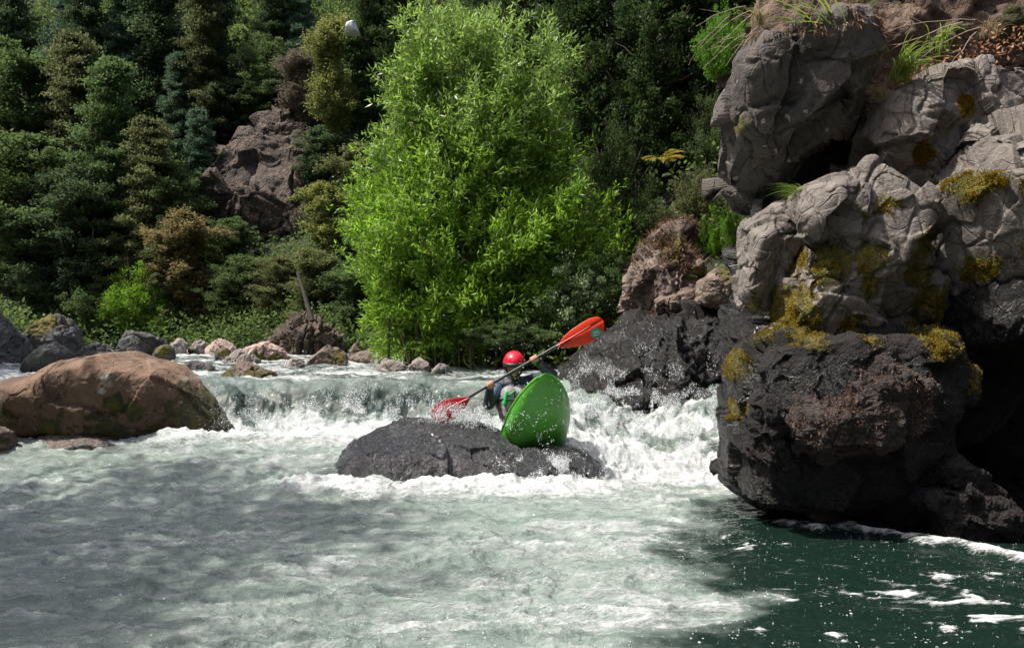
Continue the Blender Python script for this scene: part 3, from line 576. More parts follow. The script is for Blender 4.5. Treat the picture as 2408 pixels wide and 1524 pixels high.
def proto(kind, var):
    if (kind, var) not in PRO:
        cfg = {'layer': dict(H=10, R=2.6, nl=110, clumps=5, lpc=60, cs=.55, L=.17, Wd=.10),
               'broad': dict(H=10, R=3.2, nl=80, clumps=6, lpc=70, cs=.65, L=.17, Wd=.11),
               'column': dict(H=10, R=1.5, nl=90, clumps=5, lpc=70, cs=.5, L=.16, Wd=.08),
               'shrub': dict(H=3, R=1.7, nl=60, clumps=6, lpc=60, cs=.28, L=.09, Wd=.045)}[kind]
        tr, V, Fq, ti = make_tree(50+var*7+len(kind), kind=kind, **cfg)
        PRO[(kind, var)] = (tr.mesh('trunk', M['bark'] if var else M['bark_pale']), V, Fq, ti, {}, cfg)
    return PRO[(kind, var)]
def tree(px, pb, pt, wpx, kind, colr, label, cat=None, dmin=12., name=None, d=None, rot=0.):
    q = hit(px, pb, dmin) if d is None else P(px, pb, d)
    d_ = q[1]; z0 = min(terr([q[0]], [q[1]])[0], q[2])-.1 if d is None else q[2]
    ztop = P(px, pt, d_)[2]; Hh = ztop-z0; Rw = wpx*d_/F/2*(1.12 if kind == 'layer' else 1.3 if kind != 'shrub' else 1.1)
    var = rnd.randrange(3); trm, V, Fq, ti, cache, cfg = proto(kind, var)
    if colr not in cache: cache[colr] = mesh('crown', V, Fq, LM[colr], {'tint': ti}, False)
    nm = name or ('shrub' if kind == 'shrub' else {'layer': 'evergreen_tree', 'broad': 'broadleaf_tree', 'column': 'creeper_clad_tree'}[kind])
    e = empty(nm, (q[0], q[1], z0), label, cat or ('shrub' if kind == 'shrub' else 'tree'), 'shrubs on the banks' if kind == 'shrub' else 'trees on the valley sides')
    sxy = Rw/cfg['R']/1.05; sz = Hh/cfg['H']; e.scale = (sxy, sxy, sz); e.rotation_euler = (0, 0, rnd.uniform(0, 6.28))
    obj('trunk' if kind != 'shrub' else 'stems', trm, e); obj('crown', cache[colr], e)
    return e
T_ = [  # px, base py, top py, width px, kind, colour, label
 (30, 330, -60, 190, 'layer', 'deep', 'dark evergreen filling the top left corner'),
 (120, 420, -30, 170, 'layer', 'blue', 'blue-green evergreen second from the left along the top edge'),
 (205, 380, -80, 150, 'layer', 'deep', 'dark evergreen third from the left along the top edge'),
 (285, 360, -60, 150, 'layer', 'blue', 'blue-green evergreen left of the dark gap at the top'),
 (350, 300, -90, 130, 'column', 'deep', 'dark narrow tree at the top edge beside the dark gap'),
 (160, 600, 70, 210, 'layer', 'olive', 'olive layered evergreen halfway up the left slope'),
 (245, 640, 150, 200, 'layer', 'mid', 'mid-green layered evergreen below the blue-green one on the left slope'),
 (335, 700, 270, 190, 'layer', 'olive', 'olive layered tree at the left of the valley floor'),
 (215, 750, 400, 220, 'broad', 'deep', 'dark broad tree low on the left slope'),
 (480, 400, -60, 150, 'layer', 'olive', 'tall sunlit olive evergreen reaching the top edge left of centre'),
 (425, 430, 120, 110, 'layer', 'blue', 'thin blue-green evergreen beside the tall sunlit one'),
 (540, 300, -90, 120, 'column', 'deep', 'dark narrow tree right of the tall sunlit evergreen'),
 (615, 330, 95, 130, 'broad', 'mid', 'rounded sunlit tree above the bare rock face'),
 (640, 180, -100, 150, 'layer', 'deep', 'dark evergreen at the top edge above the rounded sunlit tree'),
 (720, 350, 120, 100, 'column', 'grey', 'grey-brown sparse tree at the upper right of the bare rock face'),
 (700, 200, -100, 110, 'layer', 'blue', 'dark blue-green evergreen behind the grey-brown sparse tree'),
 (790, 430, 45, 105, 'column', 'yellow', 'tall yellow-green creeper-clad tree topped by the white outcrop'),
 (870, 380, -80, 160, 'layer', 'dark', 'dark evergreen between the yellow-green tree and the willow top'),
 (945, 330, -100, 150, 'broad', 'dark', 'dark broad tree behind the willow top'),
 (800, 620, 330, 110, 'column', 'olive', 'olive creeper-clad tree below the tall yellow-green one'),
 (465, 560, 250, 120, 'layer', 'blue', 'blue-green evergreen at the left edge of the bare rock face'),
 (405, 660, 400, 150, 'broad', 'mid', 'mid-green tree left of the brown-olive one'),
 (485, 760, 500, 130, 'column', 'brown', 'brown-olive tree in the valley below the bare rock face'),
 (430, 770, 560, 120, 'column', 'olive', 'olive tree left of the brown-olive tree in the valley floor'),
 (560, 770, 610, 150, 'broad', 'mid', 'low green tree right of the brown-olive one'),
 (650, 760, 610, 140, 'broad', 'olive', 'low olive tree under the bare rock face'),
 (760, 640, 430, 110, 'column', 'yellow', 'yellow-green bushy tree at the right edge of the bare rock face'),
 (735, 770, 590, 110, 'column', 'olive', 'olive tree with a dark leaning trunk above the root bank'),
 (850, 820, 610, 140, 'column', 'mid', 'drooping green tree between root bank and willow'),
 (505, 500, 395, 70, 'shrub', 'yellow', 'yellow-green shrub at the lower left of the bare rock face'),
 (600, 470, 400, 60, 'shrub', 'grey', 'grey-green shrub growing on the bare rock face'),
 (560, 430, 350, 60, 'shrub', 'grey', 'grey shrub clinging to the top left of the bare rock face'),
 (520, 400, 200, 90, 'column', 'deep', 'narrow dark tree over the upper left edge of the bare rock face'),
 (670, 330, 180, 130, 'broad', 'deep', 'dark tree overhanging the top of the bare rock face'),
 (600, 330, 200, 120, 'broad', 'deep', 'dark-based shrub on the brow of the bare rock face'),
 (745, 480, 300, 90, 'column', 'deep', 'narrow dark tree at the upper right edge of the bare rock face'),
 (540, 660, 520, 110, 'broad', 'mid', 'leafy tree at the foot of the bare rock face, left'),
 (705, 560, 470, 80, 'shrub', 'grey', 'sparse grey shrub low on the right of the bare rock face'),
 (560, 560, 460, 80, 'shrub', 'brown', 'brown shrub low on the bare rock face'),
 (80, 560, 150, 260, 'broad', 'mid', 'green-leaved tree at the left edge, halfway up'),
 (10, 720, 330, 330, 'broad', 'mid', 'shaded broad tree at the left edge above the dark bank'),
 (150, 760, 500, 280, 'broad', 'deep', 'dark low-branching tree over the shaded left bank'),
 (320, 795, 610, 200, 'shrub', 'bright', 'bright green shrub behind the pale-topped boulder on the left bank'),
 (390, 800, 700, 110, 'shrub', 'bright', 'small bright green shrub right of the big one on the left bank'),
 (230, 790, 640, 180, 'shrub', 'mid', 'green shrub in half shade above the dark left boulders'),
 (470, 800, 740, 70, 'shrub', 'silver', 'pale small shrub above the far boulder row'),
 (1230, 480, -120, 300, 'broad', 'dark', 'dark tree behind the willow, top centre'),
 (1400, 420, -120, 280, 'broad', 'dark', 'tall tree with hanging dark leaves right of the willow top'),
 (1530, 450, -60, 240, 'broad', 'dark', 'dark tree on the right bank above the yellow fern'),
 (1620, 300, -60, 200, 'column', 'dark', 'green tree on the right bank beside the overhanging block'),
 (1450, 560, 260, 200, 'shrub', 'dark', 'green shrub between the willow and the yellow fern'),
 (1500, 640, 400, 200, 'shrub', 'dark', 'dark green shrub above the pointed boulder, left'),
 (1640, 590, 380, 190, 'shrub', 'olive', 'olive shrub right above the pointed boulder'),
 (1560, 580, 470, 150, 'shrub', 'silver', 'pale-leaved shrub just behind the pointed boulder'),
 (1670, 420, 190, 150, 'shrub', 'mid', 'leafy shrub against the left side of the overhanging block'),
 (1690, 600, 480, 110, 'shrub', 'bright', 'bright green shrub in the gap left of the cliff'),
]
for a in T_: tree(*a)
qd = hit(790, 430, 12)[1]-.9
rock('white_patch', [(812, 82), (818, 60), (830, 52), (840, 60), (846, 82)], qd, .5, M['white'], 306, 30, .05, 1, 6, .6, label='small bright white patch among the treetops, left of the willow top', cat='rock')  # white patch of unknown nature, given a solid shape
# shrubs close to the cliff and under the willow: fixed depths
tree(1345, 800, 590, 260, 'shrub', 'silver', 'pale small-leaved bush at the right foot of the willow', d=14.2)
tree(1440, 780, 540, 200, 'shrub', 'mid', 'green bush between the willow and the pointed boulder', d=14.0)
tree(1200, 835, 740, 240, 'shrub', 'mid', 'low leafy bush hanging over the water behind the kayaker', d=13.6)
tree(1700, 210, 10, 150, 'shrub', 'bright', 'bright yellow-green bush beside the top of the overhanging block', d=8.9)
tree(1725, 650, 470, 60, 'shrub', 'bright', 'sprig of bright leaves under the overhanging block', d=8.6)

# left bank trees out of frame whose shade falls on the water
S_ = [None, {}]
for i, (x_, y_, h_, r_, c_) in enumerate([(-9.9, 5.0, 13.5, 3.2, 'deep'), (-11.5, 2.4, 14, 3.2, 'deep'), (-12.5, -2.5, 11, 3.4, 'deep'), (-15.5, 13, 10, 3.2, 'mid'), (-12.5, -5.5, 12, 3.8, 'mid')]):
    if i == 0: S_[0] = make_tree(77, kind='broad', H=10, R=3.2, nl=70, clumps=6, lpc=20, cs=.7, L=.17, Wd=.11)
    trm, V, Fq, ti, cache, cfg = proto('broad', i % 3) if i not in (0, 1) else (bpy.data.meshes.get('sparse_trunk') or S_[0][0].mesh('sparse_trunk', M['bark']), S_[0][1], S_[0][2], S_[0][3], S_[1], dict(R=3.2, H=10))
    if c_ not in cache: cache[c_] = mesh('crown', V, Fq, LM[c_], {'tint': ti}, False)
    e = empty('broadleaf_tree', (x_, y_, terr([x_], [y_])[0]-.1), ['tall thin-leaved tree on the near left bank', 'taller thin-leaved tree a little further down the left bank', 'tree on the left bank level with the camera', 'tree behind the bank at the left of the huge boulder', 'tree on the left bank behind the camera'][i], 'tree', 'trees on the valley sides')
    e.scale = (r_/cfg['R'], r_/cfg['R'], h_/10); e.rotation_euler = (0, 0, i*1.3); obj('trunk', trm, e); obj('crown', cache[c_], e)

# the big willow
def willow():
    rs = np.random.RandomState(12); root = P(1130, 850, 14.6); root[2] = .95; d0 = 14.6
    tr = Acc(); base = []; D = []; tint = []
    sil = [(830, 850, 420), (860, 815, 350), (930, 840, 300)]
    outline = [(900, 820), (880, 760), (870, 700), (880, 640), (840, 590), (808, 520), (815, 450), (850, 380), (900, 340), (915, 270), (905, 200), (935, 130), (945, 60), (1000, 30), (1060, 45), (1130, 60), (1210, 75), (1290, 110), (1330, 170), (1310, 250), (1330, 330), (1380, 400), (1440, 470), (1475, 540), (1480, 610), (1450, 700), (1400, 770), (1300, 815), (1150, 840), (1000, 850)]
    oc = np.array([P(a, b, d0)[[0, 2]] for a, b in outline]); c0 = P(1120, 520, d0)[[0, 2]]; R = outline_R(oc, c0)
    nst = 430; n_tw = 0
    for i in range(nst):
        while True:
            th = rs.uniform(-math.pi, math.pi); r = rs.rand()**(.5 if i % 3 else .25)
            if rs.rand() < (np.interp(th, np.linspace(-math.pi, math.pi, 361), np.append(R, R[0]))/R.max())**2: break
        Rt = np.interp(th, np.linspace(-math.pi, math.pi, 361), np.append(R, R[0]))*r*rs.uniform(.93, 1.05)
        yo = rs.normal()*.75*math.sqrt(max(.05, 1-r*r))
        q = np.array([c0[0]+math.cos(th)*Rt, d0+yo, c0[1]+math.sin(th)*Rt*1.04]);
        if q[2] < 1.0: q[2] = 1.0
        st = np.array([root[0]+rs.normal()*.5+(q[0]-root[0])*.25, d0+rs.normal()*.25, .9])
        mid = st*.45+q*.55+np.array([(st[0]-q[0])*.22, 0, .5])
        s_ = np.linspace(0, 1, 9)[:, None]; pts = (1-s_)**2*st+2*s_*(1-s_)*mid+s_**2*q
        if i % 2 == 0: tr.add(*tube(pts, np.linspace(.028, .006, 9), 5))
        dirn = q-mid; dirn /= np.linalg.norm(dirn)
        ct = rs.rand()
        lowness = 1-ss(q[2], 2.2, 5.0)
        for k in range(13):
            f0 = rs.uniform(.55, 1.0); j = f0*8; a = min(int(j), 7); c = pts[a]*(1-(j-a))+pts[a+1]*(j-a)
            c = c+rs.normal(size=3)*.15
            td = dirn*.5+rs.normal(size=3)*.55+np.array([0, 0, .55]); td /= np.linalg.norm(td); tl = rs.uniform(.25, .6)
            tp = c+td*tl*np.linspace(0, 1, 4)[:, None]+np.array([0, 0, -.08])*np.linspace(0, 1, 4)[:, None]**2
            if rs.rand() < .35: tr.add(*tube(tp, np.linspace(.005, .002, 4), 3))
            m_ = 34; u = rs.rand(m_)
            b0 = c+td*tl*u[:, None]+rs.normal(size=(m_, 3))*.05; ld = td*.7+rs.normal(size=(m_, 3))*.6+np.array([0, 0, -.05]); ld /= np.linalg.norm(ld, axis=1)[:, None]
            base.append(b0); D.append(ld); tint.append(np.full(m_, np.clip(.5+.45*lowness*(ct-.2)+(ct-.5)*.5, 0, 1)))
    base = np.vstack(base); D = np.vstack(D); tint = np.concatenate(tint)
    V, Fq, ti = leafmesh(base, D, rs, .13, .03, None, tint)
    e = empty('willow_tree', root, 'big bright green willow with many upright stems, behind the kayaker', 'willow')
    rl = np.array(root)
    tm = tr; mt = mesh('stems', np.vstack(tm.v)-rl, np.vstack(tm.f), M['bark_pale']); obj('stems', mt, e)
    sel = (base[:, 2]+fbm(base, .8, 3, 3)*3.5+.9*rs.normal(size=len(base))) > 5.2
    sel |= rs.rand(len(base)) < .12
    f4 = np.repeat(sel, 4)
    for nm, msk, mt in (('crown', ~f4, LM['willow_b']), ('silvery_top_leaves', f4, LM['silver_w'])):
        v = V[msk]-rl; obj(nm, mesh(nm, v, np.arange(len(v)).reshape(-1, 4), mt, {'tint': ti[msk]}, False), e)
LM['willow_b'] = leaf_mat('willow_green', (.085, .185, .014), (.25, .41, .038), .5, .45, None, .35)
LM['silver_w'] = leaf_mat('willow_silver', (.10, .195, .025), (.30, .43, .10), .48, .38, None, .5)
willow()

# forest undergrowth: nobody could count it
def undergrowth():
    rs = np.random.RandomState(5); N = 14000; x = rs.uniform(-34, 14, N); y = rs.uniform(11, 66, N); d = riv_dist(x, y)
    vis = (np.abs(x/y) < .72) & (d > .7); vis &= ~((x > .5) & (y < 12.5)) & ~((x < -8) & (y < 17)); x = x[vis]; y = y[vis]; d = d[vis]
    z = terr(x, y); qx = CX+x/y*F; qy = HZ-(z-1.5)/y*F; kk = ~((qx > 500) & (qx < 745) & (qy > 270) & (qy < 600)); x, y, z = x[kk], y[kk], z[kk]; el = np.arctan2(z-1.5, y); k = el < .5; x, y, z = x[k], y[k], z[k]
    n = len(x); r = .4+.014*y*rs.uniform(.6, 1.6, n); m_ = 50; idx = np.repeat(np.arange(n), m_)
    off = rs.normal(size=(n*m_, 3)); off /= np.linalg.norm(off, axis=1)[:, None]; off *= (rs.rand(n*m_)**.4*r[idx])[:, None]*np.array([1, 1, .8])
    base = np.stack([x, y, z+r*.6], 1)[idx]+off; D = off/(r[idx][:, None])+rs.normal(size=off.shape)*.6; D /= np.linalg.norm(D, axis=1)[:, None]
    s = .55+.022*y[idx]
    V, Fq, ti = leafmesh(base, D, rs, 1., .6, np.array([0, 0, 1.])+rs.normal(size=off.shape)*.6, rs.rand(n)[idx])
    V = V.reshape(-1, 4, 3); V = base[:, None]+(V-base[:, None])*(.135*s[:, None, None]); V = V.reshape(-1, 3)
    obj('undergrowth', mesh('undergrowth', V, Fq, LM['under'], {'tint': ti}, False), kind='stuff', label='dense dark green undergrowth covering the wooded slopes', cat='undergrowth')
LM['under'] = leaf_mat('undergrowth_leaf', (.03, .06, .018), (.12, .17, .045), .45)
undergrowth()

# yellow fern, grass tufts, twigs, litter
LM['grass'] = leaf_mat('grass_blade', (.08, .16, .02), (.26, .36, .07), .35, .35)
LM['drygrass'] = leaf_mat('dry_grass_blade', (.20, .17, .08), (.42, .36, .20), .3, .6)
LM['fern'] = leaf_mat('fern_frond', (.18, .17, .01), (.38, .30, .03), .4, .5)
def tuft(name, at, n, L, mat, label, spread=1., side=(0, 0), seed=0, w=.007, up=1., cat='grass tuft', group='grass tufts on the cliff'):
    rs = np.random.RandomState(seed); A = Acc(); at = np.array(at)
    for i in range(n):
        az = rs.uniform(0, 6.28); l = L*rs.uniform(.5, 1.15); o = np.array([math.cos(az), math.sin(az), 0])*spread*rs.uniform(.15, 1)+np.array([side[0], side[1], 0])
        s = np.linspace(0, 1, 9)[:, None]; p0 = rs.normal(size=3)*np.array([.05, .05, .02])*L*1.5
        pts = p0+np.array([0, 0, 1])*(up*l*(s*1.0-s**2*.75*rs.uniform(.7, 1.3)))+o*l*s**1.5*.8
        T = np.gradient(pts, axis=0); B = np.cross(T, [rs.normal()*.4, rs.normal()*.4, 1]); B /= np.linalg.norm(B, axis=1)[:, None]+1e-9
        ww = w*np.sin(np.clip(s*2.6+.45, 0, 3.1))*rs.uniform(.6, 1.3)
        V = np.concatenate([pts-B*ww, pts+B*ww]); A.add(V, [(k, k+1, k+10, k+9) for k in range(8)], rs.rand())
    return obj(name, A.mesh(name, mat, True, 'tint'), None, at, label=label, cat=cat, group=group)
tuft('grass_tuft', P(2120, 190, 6.75), 110, .62, LM['grass'], 'large tuft of long arching green grass high on the cliff', .8, (.25, -.2), 3, .005)
tuft('grass_tuft', P(2210, 120, 7.0), 40, .5, LM['grass'], 'upright green grass behind the large arching tuft', .6, (.1, -.1), 4, .005)
tuft('grass_tuft', P(1895, 478, 6.6), 90, .34, LM['grass'], 'drooping grass tuft in the crack under the overhanging block', .7, (-.75, -.2), 5, .003)
tuft('grass_tuft', P(2075, 238, 6.8), 80, .33, LM['drygrass'], 'pale grass tuft at the left end of the ridge slab', .7, (-.6, -.2), 6, .003)
tuft('grass_tuft', P(1950, 85, 6.75), 26, 1.1, LM['grass'], 'few long grass blades hanging over the overhanging block', .6, (-.5, -.5), 14, .006, .45)
tuft('grass_tuft', P(1790, 62, 6.95), 90, .36, LM['drygrass'], 'dry grass fringe on the left top corner of the overhanging block', .9, (-.3, -.1), 8, .003)
tuft('grass_tuft', P(2330, 90, 7.4), 60, .4, LM['drygrass'], 'dry grass near the top right corner of the cliff', .9, (-.2, -.2), 9, .003)
def fern(at, label, n=14, L=.36, seed=1):
    rs = np.random.RandomState(seed); b0 = []; D = []; A = Acc()
    for i in range(n):
        az = rs.uniform(0, 6.28); o = np.array([math.cos(az), math.sin(az), 0]); l = L*rs.uniform(.6, 1.1); u = np.linspace(0, 1, 22)[:, None]
        pts = np.array([0, 0, 1.])*l*(u*1.1-.75*u**2)+o*l*u**1.2; A.add(*tube(pts[::3], .004, 3)); T = np.gradient(pts, axis=0); B = np.cross(T, [0, 0, 1.]); B /= np.linalg.norm(B, axis=1)[:, None]
        for sg_ in (-1, 1): b0.append(pts[2:]); D.append((B*sg_+T/np.linalg.norm(T, axis=1)[:, None]*.4)[2:])
    b0 = np.vstack(b0); D = np.vstack(D); D /= np.linalg.norm(D, axis=1)[:, None]
    V, Fq, ti = leafmesh(b0, D, rs, .07, .02, np.array([0, 0, 1.]))
    e = empty('fern', at, label, 'fern'); obj('fronds', mesh('fronds', V, Fq, LM['fern'], {'tint': ti}, False), e); obj('stems', A.mesh('stems', M['twig']), e)
fern(P(1560, 385, 12.8), 'yellow fern glowing on the dark right bank')
def twigs(name, at, n, L, label, seed, dirn):
    rs = np.random.RandomState(seed); A = Acc()
    for i in range(n):
        d_ = np.array(dirn)+rs.normal(size=3)*.35; d_ /= np.linalg.norm(d_); l = L*rs.uniform(.4, 1); s = np.linspace(0, 1, 7)[:, None]
        pts = rs.normal(size=3)*.1+d_*l*s+np.array([0, 0, -.25*l])*s**2+np.cumsum(rs.normal(size=(7, 3))*.012*l, 0)
        A.add(*tube(pts, np.linspace(.005, .0015, 7), 4))
        k = pts[3]; A.add(*tube(np.array([k+(pts[6]-k)*u+rs.normal(size=3)*.01+np.array([0, 0, .3*l*u]) for u in np.linspace(0, .8, 4)]), np.linspace(.004, .001, 4), 4))
    obj(name, A.mesh(name, M['twig']), None, at, label=label, cat='twigs', group='bare twigs on the right bank')
twigs('bare_twigs', P(1740, 60, 8.3), 7, .7, 'bare twigs sticking out left of the top of the overhanging block', 2, (-1, -.1, -.35))
twigs('bare_twigs', P(2300, 60, 6.9), 4, 1.0, 'long dry stems lying across the top right of the cliff', 3, (-1, -.1, -.12))
twigs('bare_twigs', P(1900, 60, 7.3), 5, .7, 'bare stalks standing on top of the overhanging block', 4, (.5, -.1, 1))
def litter():
    rs = np.random.RandomState(3); n = 900; px = rs.normal(2130, 60, n); py = 205+(px-2130)*-.45+rs.normal(0, 16, n)
    k = rs.rand(n) < .45; px[k] = rs.uniform(2100, 2420, k.sum()); py[k] = 215-(px[k]-2100)*.42+rs.normal(0, 25, k.sum())
    base = np.array([P(a, b, 6.85+rs.rand()*.25) for a, b in zip(px, py)]); D = rs.normal(size=(n, 3)); D /= np.linalg.norm(D, axis=1)[:, None]
    V, Fq, ti = leafmesh(base, D, rs, .04, .02)
    obj('leaf_litter', mesh('leaf_litter', V, Fq, leaf_mat('dead_leaf', (.16, .06, .03), (.5, .25, .17), .2, .6), {'tint': ti}, False), kind='stuff', label='reddish dead leaves caught on the cliff ledge', cat='leaf litter')
litter()

# fallen/leaning trunk
A = Acc(); A.add(*tube([P(700, 640, 25), P(715, 690, 24.6), P(735, 755, 24.2)], [.05, .06, .08], 8)); o_ = obj('leaning_trunk', A.mesh('leaning_trunk', M['darkbark']), label='dark leaning trunk above the root bank', cat='tree trunk')

# ------------------------------------------------------------------ kayak, paddle, person
def C1(X, Y): return ((1000+X/3.175)*.9632, (720+Y/3.175)*.9632)
def nrm(v): v = np.array(v, float); return v/np.linalg.norm(v)
yaw, pit = math.radians(9), math.radians(36)
fw = np.array([math.sin(yaw)*math.cos(pit), -math.cos(yaw)*math.cos(pit), math.sin(pit)])
tip = P(1288, 903, 8.0); LEN = 2.12; kc = tip-fw*LEN/2*.985
side = nrm(np.cross(fw, [0, 0, 1])); roll = math.radians(-8)
upv = np.cross(side, fw); side, upv = side*math.cos(roll)+upv*math.sin(roll), upv*math.cos(roll)-side*math.sin(roll)
# side points to picture left when bow faces us
def hullpt(s, a):
    """s -1..1 along, a angle; local (f,side,up)"""
    e = np.abs(s); w = .37*(1-e**2.5)**.66; zb = -.26+.33*e**2.6; zt = .15+.02*np.cos(s*3)-.03*e**2+.0*s; zt = zt-(.04*e**6)
    zc = (-.02+.14*e**2.2); c, sn = np.cos(a), np.sin(a)
    y = w*np.sign(c)*np.abs(c)**.85
    tap = (1-e**8)**.5
    z = np.where(sn < 0, zc-(zc-zb)*np.abs(sn)**.9*tap, zc+(zt-zc)*np.abs(sn)**.9*tap)
    return np.stack([s*LEN/2, y, z], -1)
sg = np.sin(np.linspace(-math.pi/2, math.pi/2, 90)); an = np.linspace(0, 2*math.pi, 64, endpoint=False)
SS, AA = np.meshgrid(sg, an, indexing='ij'); HV = hullpt(SS.ravel(), AA.ravel())
HV[:, 2] += .006*np.sin(HV[:, 0]*9)*(HV[:, 2] < 0)
Rk = np.stack([fw, side, upv], 1)
ke = empty('kayak', kc, 'green whitewater kayak with its bow raised over the drop', 'kayak')
a_ = np.arange(90*64).reshape(90, 64); a_ = np.hstack([a_, a_[:, :1]]); hf = np.stack([a_[:-1, :-1].ravel(), a_[1:, :-1].ravel(), a_[1:, 1:].ravel(), a_[:-1, 1:].ravel()], 1)
m, nt = new_mat('kayak_plastic'); t = NT(nt); co = t.co(); n_ = t.noise(co, 5, 5, .6); sc_ = t.noise(t.co((2, 60, 60)), 3, 4, .6)
c_ = t.mix(t.ramp(n_, .3, .7), (.055, .26, .02), (.075, .33, .03)); c_ = t.mix(t.math('MULTIPLY', t.ramp(sc_, .58, .7), .35), c_, (.16, .40, .12))
b = t.bsdf(Base_Color=c_, Roughness=.33, Normal=t.bump(t.math('ADD', sc_, n_), .003)); t.out(b.outputs[0]); M['kayak'] = m
obj('hull', mesh('hull', HV@Rk.T, hf, m), ke)
M['lit_rail'] = plain('kayak_lit_rail', (.13, .42, .04), .35)  # lighter green paints the sunlit rim along the hull edge
for sd_ in (0, math.pi):
    rp = hullpt(np.linspace(-.97, .97, 60), np.full(60, sd_)+(.12 if sd_ == 0 else -.12)); rp[:, 1] *= 1.01
    obj('lit_side_rail', mesh('lit_side_rail', *tube(rp@Rk.T, .012, 6), M['lit_rail']), ke)
M['blackp'] = plain('black_plastic', (.008, .008, .009), .5)
th = np.linspace(0, 2*math.pi, 41); rim = np.stack([-.05+.42*np.cos(th), .235*np.sin(th), .165+.012*np.cos(th)], 1)
obj('cockpit_rim', mesh('cockpit_rim', *tube(rim@Rk.T, .018, 8), M['blackp']), ke)
gl = np.stack([LEN/2*np.array([.80, .84, .88, .92]), np.zeros(4), np.array([.14, .17, .17, .14])], 1)
obj('grab_handle', mesh('grab_handle', *tube(gl@Rk.T, .01, 6), M['blackp']), ke)

def capsule(p1, r1, p2, r2, seg=16):
    p1 = np.array(p1, float); p2 = np.array(p2, float); d = p2-p1; l = np.linalg.norm(d)+1e-6; d /= l
    tt = []; rr = []
    for a in np.linspace(math.pi/2*.98, 0, 6): tt.append(-math.sin(a)*r1); rr.append(math.cos(a)*r1)
    for a in np.linspace(0, math.pi/2*.98, 6): tt.append(l+math.sin(a)*r2); rr.append(math.cos(a)*r2)
    ref = np.array([0, 0, 1.]) if abs(d[2]) < .9 else np.array([1., 0, 0]); A_1 = nrm(np.cross(d, ref)); B_1 = np.cross(d, A_1)
    th = np.linspace(0, 2*math.pi, seg, endpoint=False); V = []
    for t_, r in zip(tt, rr): V.append(p1+d*t_+r*(np.cos(th)[:, None]*A_1+np.sin(th)[:, None]*B_1))
    V = np.vstack(V); n = len(tt); Fq = []
    for i in range(n-1):
        for j in range(seg): Fq.append((i*seg+j, i*seg+(j+1) % seg, (i+1)*seg+(j+1) % seg, (i+1)*seg+j))
    nV = len(V); V = np.vstack([V, p1-d*r1, p2+d*r2])
    for j in range(seg): Fq.append((nV, (j+1) % seg, j, nV)); Fq.append((nV+1, (n-1)*seg+j, (n-1)*seg+(j+1) % seg, nV+1))
    return V, Fq
def ellipsoid(c, r, ax=None, n=12):
    V, Fq = CS(n); V = V*np.array(r)
    if ax is not None: V = V@np.array(ax).T
    return V+np.array(c), Fq
def fuse(name, parts, vox, mat, smooth=3, parent=None, origin=(0, 0, 0), post=None):
    vs = []; fs = []; n = 0
    for V, Fq in parts:
        vs.append(np.asarray(V)); fs += [tuple(dict.fromkeys(int(i)+n for i in f)) for f in Fq]; n += len(V)
    V = np.vstack(vs)-np.array(origin)
    me = bpy.data.meshes.new(name+'_raw'); me.from_pydata(V.tolist(), [], fs); o = bpy.data.objects.new(name, me); COL.objects.link(o)
    md = o.modifiers.new('r', 'REMESH'); md.mode = 'VOXEL'; md.voxel_size = vox; md.use_smooth_shade = True
    if smooth: m2 = o.modifiers.new('s', 'SMOOTH'); m2.iterations = smooth; m2.factor = .5
    dg = bpy.context.evaluated_depsgraph_get(); dg.update(); nm = bpy.data.meshes.new_from_object(o.evaluated_get(dg)); o.modifiers.clear(); o.data = nm
    bpy.data.meshes.remove(me); nm.name = name; nm.materials.clear(); nm.materials.append(mat)
    if post: post(nm)
    o.parent = parent; return o

M['skin'] = plain('skin', (.42, .22, .15), .5, 60, .001, .2)
M['skin'].node_tree.nodes['Principled BSDF'].inputs['Subsurface Weight'].default_value = .1
M['suit'] = plain('drysuit', (.012, .02, .035), .55, 18, .012, .5)
M['suitblue'] = plain('drysuit_blue', (.045, .085, .17), .5, 14, .012, .6)
M['vest'] = plain('vest_fabric', (.26, .24, .25), .7, 22, .012, .6)
M['green'] = plain('green_strap', (.0, .45, .12), .5)
M['helmet'] = plain('helmet_shell', (.62, .012, .03), .18, 0, var=.05, Coat_Weight=.6)
DB = 8.95
hipc = kc+upv*.02-fw*.05
shL = P(1170, 909, DB); shR = P(1246, 898, DB); nk = (shL+shR)/2+np.array([0, 0, .05]); chest = (shL+shR)/2+np.array([0, 0, -.14])
hd = P(1209, 858, DB-.06)
elL = P(1149, 950, 8.75); elR = P(1297, 882, 8.72)
hL = P(1153, 903.5, 8.42); hR = P(1256, 844, 8.42)
sh_ = nrm(hR-hL)   # shaft direction
def arm(sh, el, ha, k=1.):
    w = ha+nrm(el-ha)*.075
    return [capsule(sh, .058*k, el, .046*k), capsule(el, .046*k, w, .03*k)]
body = [capsule(hipc, .15, chest, .15), capsule(hipc+side*.05, .13, chest+(shL-shR)*.28, .12), capsule(hipc-side*.05, .13, chest-(shL-shR)*.28, .12), capsule(shL, .06, shR, .06), capsule(nk, .06, hd-np.array([0, 0, .05]), .055)]
fd = nrm([.02, -1, -.08]); rt = np.array([1., 0, 0]); uph = nrm(np.cross(rt, fd)); uph = uph if uph[2] > 0 else -uph; AX = np.stack([rt, fd, uph], 1)
